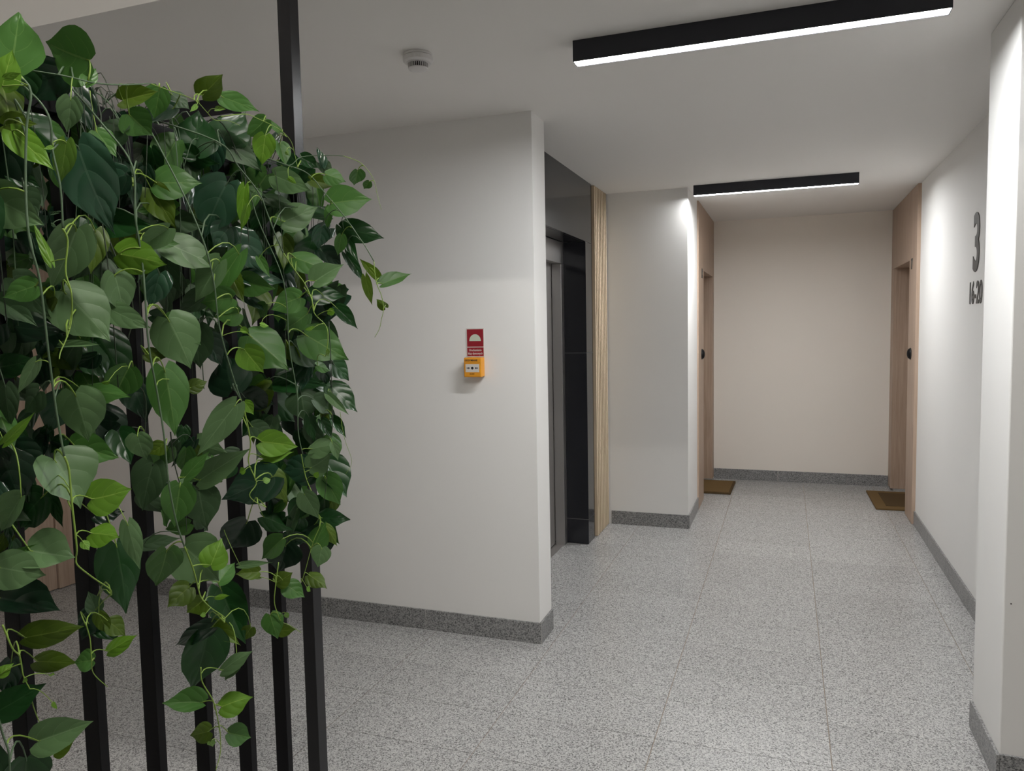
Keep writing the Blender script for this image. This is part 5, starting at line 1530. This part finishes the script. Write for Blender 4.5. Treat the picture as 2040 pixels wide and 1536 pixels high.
struct(boxes('wall_stair', [(XLW - .3, -1.25, YC, YC + .3, HC + .2, 5.6), (-1.45, -1.25, -2.5, YC, HC + .2, 5.6)], WALL))
struct(box('ceiling_stair', XLW - .3, -1.25, -2.8, YC + .3, 5.6, 5.8, CEIL))
hole = lathe('drill_hole', [(0.0022, 0), (0.0022, 0.0006)], HOLE, None, 10)
hole.rotation_euler = (math.pi / 2, 0, 0)
hole.location = (0.6795, YP1, 0.602)
hole.parent = pier

# ------------------------------------------------------------------ granite skirting, piece by piece
def skirting(name, pieces):
    """pieces: boxes, 9 mm proud of the wall"""
    root = struct(empty(name, (pieces[0][0], pieces[0][2], 0)))
    for b in pieces:
        o = box('skirting_piece', *b, SKIRT, None, 0.0008)
        adopt(root, o)
    return root
T = 0.010
pc = []
xj = [XA + T, -1.703, -2.290, -2.885, -3.48, XLW + .03]
for a, b in zip(xj[:-1], xj[1:]):
    pc.append((b + .0014, a - .0014, YA - T, YA, 0, SK))
sk = skirting('baseboard_center', pc)
o = boxes('caulk', [(x - .0014, x + .0014, YA - T + .0015, YA, 0, SK - .001) for x in xj[1:-1]] + [(XA + T - .0014, XA + T + .0006, YA - T, YA - T + .002, 0, SK)], CAULK)
adopt(sk, o)
skirting('baseboard_center_end', [(XA, XA + T, YA - T + .002, YA2, 0, SK)])
skirting('baseboard_column', [(XE + .03, XB - .30, YB - T, YB, 0, SK), (XB - .2985, XB + T, YB - T, YB, 0, SK)])
skirting('baseboard_column_side', [(XB, XB + T, YB + .001, YL, 0, SK)])
skirting('baseboard_back', [(XL + .002, -.07, YW - T, YW, 0, SK), (-.068, .53, YW - T, YW, 0, SK), (.532, XRD - .002, YW - T, YW, 0, SK)])
skirting('baseboard_right', [(XR - T, XR, YRD - .6 * (k + 1) + .001, YRD - .6 * k - .001, 0, SK) for k in range(5)] + [(XR - T, XR, YP2 + .001, YRD - 3.001, 0, SK)])
skirting('baseboard_pier', [(XP - T, XP, YP1 - T, YP2, 0, SK)])
skirting('baseboard_pier_front', [(XP + .001, XP + .6, YP1 - T, YP1, 0, SK), (XP + .602, XP + 1.2, YP1 - T, YP1, 0, SK), (XP + 1.202, 2.6, YP1 - T, YP1, 0, SK)])

# ------------------------------------------------------------------ black stone around the lift
stone = struct(empty('trim_1', (XE, YA2, 0)))
def slab(*b):
    o = box('stone_panel', *b, STONE, None, 0.0012)
    adopt(stone, o)
zj = [(0.002, 0.173), (0.177, 1.331), (1.335, PZ - .002)]
for z0, z1 in zj:
    slab(XE - .155, XE, YJ, YS, z0, z1)               # far jamb, L shaped in plan with the reveal
    slab(XE - .02, XE, YA2, PY0 - .002, z0, z1)       # near jamb
    slab(XE - .155, XE - .021, PY0 - .02, PY0 - .002, z0, z1)
for y0, y1 in ((YA2, 3.95), (3.953, YS)):
    slab(XE - .02, XE, y0, y1, PZ, C)                 # panels over the portal
slab(XE - .155, XE - .021, PY0 - .002, YJ, PZ, PZ + .02)   # soffit
adopt(stone, boxes('joint', [(XE - .150, XE - .0012, YJ + .0012, YS - .001, .172, .178), (XE - .150, XE - .0012, YJ + .0012, YS - .001, 1.330, 1.336)], JOINT))

lift = tag(empty('elevator_door', (-1.47, 4.5, 0)), 'brushed steel elevator door in a deep black stone surround', 'elevator door')
XD = -1.438
fr = boxes('frame', [(-1.505, XD, 4.965, YJ - .002, 0, PZ - .148), (-1.505, XD, PY0, PY0 + .065, 0, PZ - .148)], STEEL, None, 0.002)
hd = box('header', -1.505, XD, PY0, YJ - .002, PZ - .147, PZ - .003, STEEL, None, 0.002)
dp = [box('door_panel', -1.535, -1.507, PY0 + .02, 4.497, 0.008, PZ - .14, STEEL), box('door_panel', -1.535, -1.507, 4.500, 4.963, 0.008, PZ - .14, STEEL)]
bk = box('shaft_shade_sheet', -1.556, -1.536, PY0, YJ, 0.0, PZ - .003, SHAFTSHADE)  # dark sheet behind the panels, painted as the shaft's shadow
sl = box('sill', -1.56, -1.445, PY0, YJ - .001, -0.002, 0.0015, STEEL)
adopt(lift, fr, hd, *dp, bk, sl)

# ------------------------------------------------------------------ wooden slats beside the lift
sp = tag(empty('slat_panel', (XE, 5.4, 0)), 'narrow panel of pale vertical wooden slats beside the black stone', 'wall panel')
adopt(sp, box('backing', XE - .02, XE - .008, YS + .004, YB - .001, 0.004, C - .002, SLATB))
N = 8
pitch = (YB - YS - .030) / N
for k in range(N):
    y = YS + .030 + pitch * k
    o = box('slat', XE - .008, XE + .014, y, y + pitch * .56, 0.004, C - .002, SLAT, None, 0.0015)
    adopt(sp, o)

# ------------------------------------------------------------------ flat doors: full-height oak surrounds with deep recesses
def flat_door(name, side, xf, xw, y0, o0, o1, oz, num):
    """side -1: on the left wall (faces +x), +1: on the right wall (faces -x)"""
    root = struct(empty(name, (xf, (o0 + o1) / 2, 0)))
    s = side
    def bx(nm, a, b, ya, yb, za, zb, mat, bev=0.0015):
        o = box(nm, min(a, b), max(a, b), ya, yb, za, zb, mat, None, bev)
        adopt(root, o)
        return o
    deep = xw + s * .28
    bx('surround_side', xf, xw, y0, o0, 0.004, C - .002, OAK)
    bx('surround_edge', xf, xw, y0 - .002, y0, 0.004, C - .002, OAKE, 0)
    bx('surround_head', xf, xw, o0 + .001, YW - .001, oz, C - .002, OAK)
    bx('surround_far', xf, xw, o1, YW - .001, 0.02, oz - .001, OAK)
    bx('reveal', xw, deep, o1 + .001, o1 + .019, 0.02, oz, OAK, 0)
    bx('reveal', xw, deep, o0 - .019, o0 - .001, 0.004, oz, OAK, 0)
    bx('reveal_head', xw, deep, o0, o1, oz + .001, oz + .019, OAK, 0)
    leaf = bx('door_leaf', deep - s * .06, deep - s * .015, o0 + .004, o1 - .004, 0.006, oz - .004, OAK)
    hy = o0 + .09
    h = boxes('door_handle', [(min(deep - s * .075, deep - s * .06), max(deep - s * .075, deep - s * .06), hy - .02, hy + .02, .98, 1.16),
                              (min(deep - s * .115, deep - s * .075), max(deep - s * .115, deep - s * .075), hy - .01, hy + .01, 1.06, 1.08),
                              (min(deep - s * .125, deep - s * .105), max(deep - s * .125, deep - s * .105), hy - .01, hy + .13, 1.06, 1.08)], BLACK, None, .002)
    h.parent = leaf
    h.matrix_parent_inverse = leaf.matrix_parent_inverse.copy()
    return root
flat_door('door_1', -1, XL, XB, YL, LO0, LO1, LOZ, '18')
flat_door('door_2', 1, XRD, XR, YRD, RO0, RO1, ROZ, '17')
tn = text_mesh('house_number', '18', .105, LETTER, frame_mtx((XL + .0012, 6.495, 1.932), (0, 1, 0), (0, 0, 1)), None, .001, .004, .85)
tag(tn, 'small dark house number on the oak surround of the left door', 'number')
tn = text_mesh('house_number', '17', .105, LETTER, frame_mtx((XRD - .0012, 6.42, 1.932), (0, -1, 0), (0, 0, 1)), None, .001, .004, .85)
tag(tn, 'small dark house number on the oak surround of the right door', 'number')

def bell(x, y, z, sgn, label):
    root = tag(empty('doorbell', (x, y, z)), label, 'doorbell')
    rim = lathe('rim', [(.0435, 0), (.0445, .003), (.043, .006), (.040, .007)], DARKP, None, 36)
    dome = lathe('dome', [(.040 * math.cos(a), .006 + .020 * math.sin(a)) for a in [i * math.pi / 16 for i in range(8)]], BLACK, None, 36)
    for o in (rim, dome):
        o.rotation_euler = (0, sgn * math.pi / 2, 0)
        o.parent = root
        for p in o.data.polygons:
            p.use_smooth = True
    return root
bell(XL, 6.475, 1.265, 1, 'black domed doorbell on the left oak door surround')
bell(XRD, 6.39, 1.262, -1, 'black domed doorbell on the right oak door surround')

# door of the flat at the far left, glimpsed through the screen
d3 = struct(empty('door_3', (XLW, 2.6, 0)))
def b3(nm, *b):
    o = box(nm, *b[:6], b[6], None, .0015)
    adopt(d3, o)
    return o
b3('surround_side', XLW, XLW + .03, 3.235, YA - .002, .004, C - .002, OAK)
b3('surround_head', XLW, XLW + .03, 2.02, 3.233, 2.102, C - .002, OAK)
lf = b3('door_leaf', XLW, XLW + .018, 2.30, 3.231, .006, 2.10, OAK)
b3('surround_side', XLW, XLW + .03, 2.02, 2.298, .004, 2.10, OAK)
h = boxes('door_handle', [(XLW + .018, XLW + .026, 2.37, 2.41, .98, 1.16), (XLW + .026, XLW + .066, 2.38, 2.40, 1.06, 1.08), (XLW + .056, XLW + .072, 2.38, 2.52, 1.06, 1.08)], BLACK, None, .002)
h.parent = lf
h.matrix_parent_inverse = lf.matrix_parent_inverse.copy()

# ------------------------------------------------------------------ linear LED fixtures
def fixture(x0, x1, y0, z1, mat, label, group='black linear ceiling lights'):
    w, hgt = .058, .0715
    root = tag(empty('linear_light', ((x0 + x1) / 2, y0 + w / 2, z1)), label, 'ceiling light', group)
    t = .003
    y1, z0 = y0 + w, z1 - hgt
    body = boxes('housing', [(x0, x1, y0, y0 + t, z0, z1), (x0, x1, y1 - t, y1, z0, z1), (x0 + .0005, x1 - .0005, y0 + t, y1 - t, z1 - .02, z1)], FIXB, None, .0006)
    caps = [box('end_cap', a, b, y0 + t, y1 - t, z0, z1 - .02, FIXB) for a, b in ((x0, x0 + t), (x1 - t, x1))]
    dif = box('diffuser', x0 + t + .0005, x1 - t - .0005, y0 + t, y1 - t, z0 + .003, z0 + .012, mat)
    adopt(root, body, dif, *caps)
    return root
fixture(-.702, .453, 2.608, C, LED, 'lit black linear ceiling light, nearest and largest, over the corridor entrance')
fixture(-.629, .444, 5.568, C, LED, 'lit black linear ceiling light, farther one, between the two oak doors')
fixture(-3.33, -2.173, 2.636, C, LEDOFF, 'unlit black linear ceiling light peeking out above the ivy')
fixture(-.70, .45, .72, HC, LEDH, 'lit black linear ceiling light of the entrance hall, overhead')
fixture(-3.1, -1.95, 1.56, 5.6, LEDS, 'lit black linear ceiling light high in the stairwell')

# ------------------------------------------------------------------ smoke detector
sd = tag(empty('smoke_detector', (-1.250, 2.515, C)), 'round white smoke detector on the ceiling with dark slotted rim', 'smoke detector')
parts = [lathe('base', [(.050, 0), (.0515, -.003), (.0515, -.009), (.049, -.010)], WHITEP),
         lathe('body', [(.050, -.0105), (.0535, -.012), (.0535, -.027), (.046, -.033), (.036, -.0335)], WHITEP),
         lathe('chamber', [(.0285, -.032), (.0285, -.0505)], DARKP),
         lathe('cap', [(.034, -.0495), (.036, -.051), (.034, -.054), (.025, -.0565), (.010, -.0575)], WHITEP)]
for o in parts:
    o.parent = sd
fin = bmesh.new()
add_box(fin, .028, .0355, -.0009, .0009, -.0505, -.032)
fm = bpy.data.meshes.new('fin'); bmesh.ops.recalc_face_normals(fin, faces=fin.faces); fin.to_mesh(fm); fin.free(); fm.materials.append(WHITEP)
for k in range(30):
    o = bpy.data.objects.new('fin', fm); COL.objects.link(o); o.parent = sd; o.rotation_euler = (0, 0, k * math.pi / 15)

# ------------------------------------------------------------------ smoke vent call point and its sign
sx0, sx1, sz0, sz1 = -1.4475, -1.3545, 1.377, 1.514
sg = tag(empty('safety_sign', (-1.401, YA, sz0)), 'dark red safety sign with white half dome above the orange call point', 'sign')
plate = box('plate', sx0, sx1, YA - .0025, YA, sz0, sz1, SIGNW, None, .0005)
adopt(sg, plate)
adopt(sg, box('red_field', sx0 + .0045, sx1 - .004, YA - .0029, YA - .0025, 1.4255, sz1 - .005, RED), box('red_field', sx0 + .0045, sx1 - .004, YA - .0029, YA - .0025, sz0 + .004, 1.4215, RED))
n = 24
hv = [(-1.401 + .0300 * math.cos(math.pi * k / n), YA - .0033, 1.4525 + .0325 * math.sin(math.pi * k / n)) for k in range(n + 1)]
hv2 = [(x, YA - .0029, z) for x, y, z in hv]
m_ = n + 1
half = mesh_obj('half_dome', hv + hv2, [tuple(range(m_)), tuple(range(2 * m_ - 1, m_ - 1, -1))] + [(i, m_ + i, m_ + (i + 1) % m_, (i + 1) % m_) for i in range(m_)], PHOS)
adopt(sg, half)
fx = lambda x, z, y=YA - .0031: frame_mtx((x, y, z), (1, 0, 0), (0, 0, 1))
text_mesh('lettering', 'Uruchamianie', .0150, SIGNW, fx(-1.401, 1.4085), sg, .0002, .0002, .78)
text_mesh('lettering', 'klap dymowych', .0150, SIGNW, fx(-1.401, 1.3925), sg, .0002, .0002, .80)
cx0, cx1, cz0, cz1, cy = -1.4425, -1.3535, 1.282, 1.375, YA - .05
cp = tag(empty('call_point', ((cx0 + cx1) / 2, YA, cz0)), 'orange smoke vent call point box with white break panel on the wall', 'alarm button')
adopt(cp, box('back_box', cx0 + .002, cx1 - .002, YA - .030, YA, cz0 + .001, cz1 - .001, ORANGE, None, .003), box('front_cover', cx0, cx1, cy, YA - .0305, cz0, cz1, ORANGE, None, .004))
pn = box('break_panel', cx0 + .009, cx1 - .010, cy - .0008, cy + .002, 1.306, 1.344, SIGNW, None, .0006)
adopt(cp, pn)
bx_ = lathe('button_mark', [(.0065, 0), (.0065, .0004)], INK, None, 24)
bx_.rotation_euler = (math.pi / 2, 0, 0); bx_.location = Vector(((cx0 + cx1) / 2 - .0005, cy - .0008, 1.3255)) - cp.location; bx_.parent = cp
for s in (-1, 1):
    c0 = (cx0 + cx1) / 2 - .0005
    vs = [(c0 + s * .013, 1.3255), (c0 + s * .019, 1.3315), (c0 + s * .019, 1.3275), (c0 + s * .029, 1.3275), (c0 + s * .029, 1.3235), (c0 + s * .019, 1.3235), (c0 + s * .019, 1.3195)]
    a = mesh_obj('arrow', [(x, cy - .0012, z) for x, z in vs] + [(x, cy - .0008, z) for x, z in vs],
                 [tuple(range(7)), tuple(range(13, 6, -1))] + [(i, 7 + i, 7 + (i + 1) % 7, (i + 1) % 7) for i in range(7)], INK)
    adopt(cp, a)
text_mesh('lettering', 'ODDYMIANIE', .0115, INK, fx((cx0 + cx1) / 2 - .006, 1.3615, cy - .0003), cp, .0003, .0002, .92)
text_mesh('lettering', 'ALARM', .0075, INKB, fx((cx0 + cx1) / 2 - .003, 1.2975, cy - .0003), cp, .0003, .0002, 1)
adopt(cp, boxes('cover_seam', [(cx0 + .004, cx1 - .004, cy - .0003, cy + .001, 1.3495, 1.3505)], INKB))

# ------------------------------------------------------------------ floor number on the right wall
t3 = text_mesh('floor_number', '3', .405, LETTER, frame_mtx((XR - .0022, 4.452, 1.885), (0, -1, 0), (0, 0, 1)), None, .002, .009, .80)
tag(t3, 'tall dark grey number 3 on the right wall', 'number')
t4 = text_mesh('floor_number', '16-20', .160, LETTER, frame_mtx((XR - .0017, 4.455, 1.640), (0, -1, 0), (0, 0, 1)), None, .0015, .0022, .80)
tag(t4, 'smaller dark grey numbers 16-20 below the tall 3', 'number')

# ------------------------------------------------------------------ doormats
def mat_(x0, x1, y0, y1, ang, label, border):
    root = tag(empty('doormat', ((x0 + x1) / 2, (y0 + y1) / 2, 0)), label, 'doormat', 'doormats before the flat doors')
    w, h = (x1 - x0) / 2, (y1 - y0) / 2
    b = box('pad', -w, w, -h, h, 0, .016, COIRD if not border else COIR, root, .004)
    if border:
        box('pile', -w + .085, w - .085, -h + .085, h - .085, .0155, .0185, COIRD, root, .001)
    else:
        box('pile', -w + .02, w - .02, -h + .02, h - .02, .0155, .0180, COIR, root, .001)
    root.rotation_euler = (0, 0, ang)
    return root
mat_(-.86, -.452, 6.875, 7.43, math.radians(-1), 'plain brown coir doormat at the left oak door', False)
mat_(.680, 1.10, 6.62, 7.30, math.radians(1), 'brown coir doormat with wide lighter border at the right oak door', True)

# ------------------------------------------------------------------ black steel bar screen
scr = tag(empty('bar_screen', (-1.32, 1.0, 0)), 'black steel bar screen with a tall end post, carrying the ivy', 'screen')
xb0, xb1 = -1.339, -1.300
adopt(scr, box('post', -1.3405, -1.300, 1.8305, 1.8725, 0.0, C - .001, POSTM, None, .0015))
adopt(scr, box('post', -1.3405, -1.300, .055, .097, 0.0, 2.0, BLACK, None, .0015))
for k in range(-5, 6):
    y = .945 + .1480 * k
    adopt(scr, box('bar', xb0, xb1, y, y + .0215, .04, 1.93, BLACK, None, .001))
adopt(scr, box('top_rail', xb0, xb1, .0975, 1.830, 1.9305, 1.970, BLACK, None, .001))
adopt(scr, box('bottom_rail', xb0, xb1, .0975, 1.830, 0.0, .0395, BLACK, None, .001))

# ------------------------------------------------------------------ ivy
ivy = tag(empty('hanging_ivy', (-1.32, 1.2, 1.97)), 'lush artificial ivy with heart-shaped leaves hanging over the black bar screen', 'plant')

def leaf_mesh(name, fold, droop, wav, seed, rough=False):
    """unit leaf: base at origin, tip at +Y 1, width 1 along X, normal +Z"""
    rnd = random.Random(seed)
    ts = [0.0, .07, .17, .30, .45, .60, .74, .86, .94, 1.0] if not rough else [0, .12, .3, .55, .8, 1.0]
    hw = {0.0: .36, .07: .44, .12: .47, .17: .485, .30: .50, .45: .455, .55: .40, .60: .375, .74: .225, .80: .16, .86: .10, .94: .038, 1.0: .005}
    ss = [-1, -.72, -.4, -.1, 0, .1, .4, .72, 1] if not rough else [-1, -.5, 0, .5, 1]
    bend = rnd.uniform(-.10, .10)
    ph = rnd.uniform(0, 6.28)
    vs, uvs = [], []
    for t in ts:
        for s in ss:
            x = s * hw[t]
            y = t - .15 * (1 - t) ** 3 * math.sin(math.pi * abs(s) ** .9) - .03 * (1 - t) ** 4 * (abs(s) == 1)
            z = fold * abs(x) * (1 - .4 * t) - droop * (t ** 2) + wav * math.sin(t * 9 + ph + s) * abs(s) ** 2
            z += -.35 * droop * abs(x) ** 1.5
            x += bend * t * t
            vs.append((x, y, z))
            uvs.append((s * .5 + .5, t))
    ns = len(ss)
    fs = []
    for i in range(len(ts) - 1):
        for j in range(ns - 1):
            fs.append((i * ns + j, i * ns + j + 1, (i + 1) * ns + j + 1, (i + 1) * ns + j))
    me = bpy.data.meshes.new(name)
    me.from_pydata(vs, [], fs)
    ul = me.uv_layers.new(name='UVMap')
    for lp in me.loops:
        ul.data[lp.index].uv = uvs[lp.vertex_index]
    for p in me.polygons:
        p.use_smooth = True
    me.materials.append(LEAFM['M'])
    return me
SHAPES = [leaf_mesh('leaf', f, dr, w, i) for i, (f, dr, w) in enumerate([(.30, .12, .02), (.12, .20, .03), (-.22, .10, .03), (.45, .05, .02), (.18, .30, .04), (-.10, .22, .03), (.55, .16, .03), (.05, .05, .05)])]
CAMP = Vector((0, 0, CAM_H))

def leaf_matrix(B, Tp, W, roll):
    B = Vector(B); Tp = Vector(Tp)
    y = (Tp - B); L = y.length; y.normalize()
    n = (CAMP + Vector((0, 0, .35)) - (B + Tp) / 2).normalized()
    n = (n - y * n.dot(y)).normalized()
    n = Matrix.Rotation(math.radians(roll), 3, y) @ n
    x = y.cross(n)
    m = Matrix.Identity(4)
    for i in range(3):
        m[i][0], m[i][1], m[i][2], m[i][3] = x[i] * W, y[i] * L, n[i] * (W + L) * .5, B[i]
    return m

vine_pts, vine_kind, vine_rad = [], [], []
for ln in VINES.strip().split('\n'):
    a = ln.split()
    f = list(map(float, a[2:]))
    vine_rad.append(float(a[0])); vine_kind.append(a[1])
    vine_pts.append([Vector(f[i:i + 3]) for i in range(0, len(f), 3)])
leaf_rows = []
for ln in LEAVES.strip().split('\n'):
    a = ln.split()
    f = list(map(float, a[:11]))
    leaf_rows.append((f[0:3], f[3:6], f[6:9], f[9], f[10], a[11], int(a[12])))
vine_objs = []
for vi, pts in enumerate(vine_pts):
    V, Fc, mi = [], [], []
    def addt(p, r, tp, m, seg=6):
        v, f = tube(p, r, seg, tp)
        b0 = len(V)
        V.extend(v); Fc.extend([tuple(b0 + i for i in q) for q in f]); mi.extend([m] * len(f))
    addt(smooth_path(pts, 5), vine_rad[vi], .55 if vine_kind[vi] != 'g' else .9, 0, 7)
    for B, Tp, A, W, roll, c, v in leaf_rows:
        if v != vi:
            continue
        B = Vector(B); A = Vector(A)
        ax = (Vector(Tp) - B).normalized()
        mid = (A + B) / 2 + Vector((0, 0, .22 * (A - B).length)) - ax * .15 * (A - B).length
        pth = [A * (1 - t) ** 2 + mid * 2 * t * (1 - t) + B * t * t for t in (0, .2, .4, .6, .8, 1)] + [B + ax * .06 * W]
        addt(pth, min(.0017, .0007 + .014 * W), .7, 0 if (c in 'DdGB') else 1, 5)
    o = mesh_obj('vine', V, Fc, [STEMM[vine_kind[vi]], STEMM['y']], None, True)
    for p, m in zip(o.data.polygons, mi):
        p.material_index = m
    adopt(ivy, o)
    vine_objs.append(o)
INV = Matrix.Translation(-ivy.location)
for k, (B, Tp, A, W, roll, c, v) in enumerate(leaf_rows):
    o = bpy.data.objects.new('leaf', SHAPES[(k * 5 + int(abs(roll))) % len(SHAPES)])
    COL.objects.link(o)
    o.parent = vine_objs[v]
    o.matrix_parent_inverse = Matrix.Identity(4)
    o.matrix_basis = leaf_matrix(B, Tp, W, roll)
    o.material_slots[0].link = 'OBJECT'
    o.material_slots[0].material = LEAFM[c]

# dense inner foliage and tangled runners over the rail, nobody could count them
fv, ff, fu, fmi = [], [], [], []
order = 'PMYOGdDB'
FS = [leaf_mesh('inner_leaf', f, dr, .03, 50 + i) for i, (f, dr) in enumerate([(.3, .15), (-.2, .2), (.1, .3), (.5, .1)])]
for k, ln in enumerate(FILL.strip().split('\n')):
    a = ln.split()
    f = list(map(float, a[:8]))
    m = leaf_matrix(f[0:3], f[3:6], f[6], f[7])
    me = FS[k % 4]
    b0 = len(fv)
    fv.extend([m @ v.co for v in me.vertices])
    for p in me.polygons:
        ff.append(tuple(b0 + i for i in p.vertices))
        fu.extend([tuple(me.uv_layers[0].data[li].uv) for li in p.loop_indices])
        fmi.append(order.index(a[8]))
fo = mesh_obj('inner_foliage', fv, ff, [LEAFM[c] for c in order], None, True)
ul = fo.data.uv_layers.new(name='UVMap')
for i, q in enumerate(fu):
    ul.data[i].uv = q
for p, m in zip(fo.data.polygons, fmi):
    p.material_index = m
fo['kind'] = 'stuff'
adopt(ivy, fo)
rv, rf, rm = [], [], []
rnd = random.Random(5)
for k in range(95):
    y = rnd.uniform(.75, 1.9)
    x0 = -1.32 + rnd.uniform(-.05, .05)
    z0 = 1.985 + rnd.uniform(-.06, .03)
    dx = rnd.choice([-1, 1, 1]) * rnd.uniform(.03, .10)
    L = rnd.uniform(.12, .6)
    sw = rnd.uniform(-.08, .08)
    pth = [Vector((x0, y, z0)), Vector((x0 + dx * .5, y + sw * .1, z0 + .015)), Vector((x0 + dx, y + sw * .3, z0 - .05)), Vector((x0 + dx * 1.1, y + sw * .7, z0 - L * .5)), Vector((x0 + dx * 1.0, y + sw, z0 - L))]
    v, f = tube(smooth_path(pth, 3), rnd.uniform(.0009, .0019), 5, .6)
    b0 = len(rv)
    rv.extend(v); rf.extend([tuple(b0 + i for i in q) for q in f]); rm.extend([rnd.choice([0, 1, 1, 1])] * len(f))
ro = mesh_obj('runners', rv, rf, [STEMM['g'], STEMM['k'], STEMM['y']], None, True)
for p, m in zip(ro.data.polygons, rm):
    p.material_index = m
ro['kind'] = 'stuff'
adopt(ivy, ro)
for me in FS:
    bpy.data.meshes.remove(me)
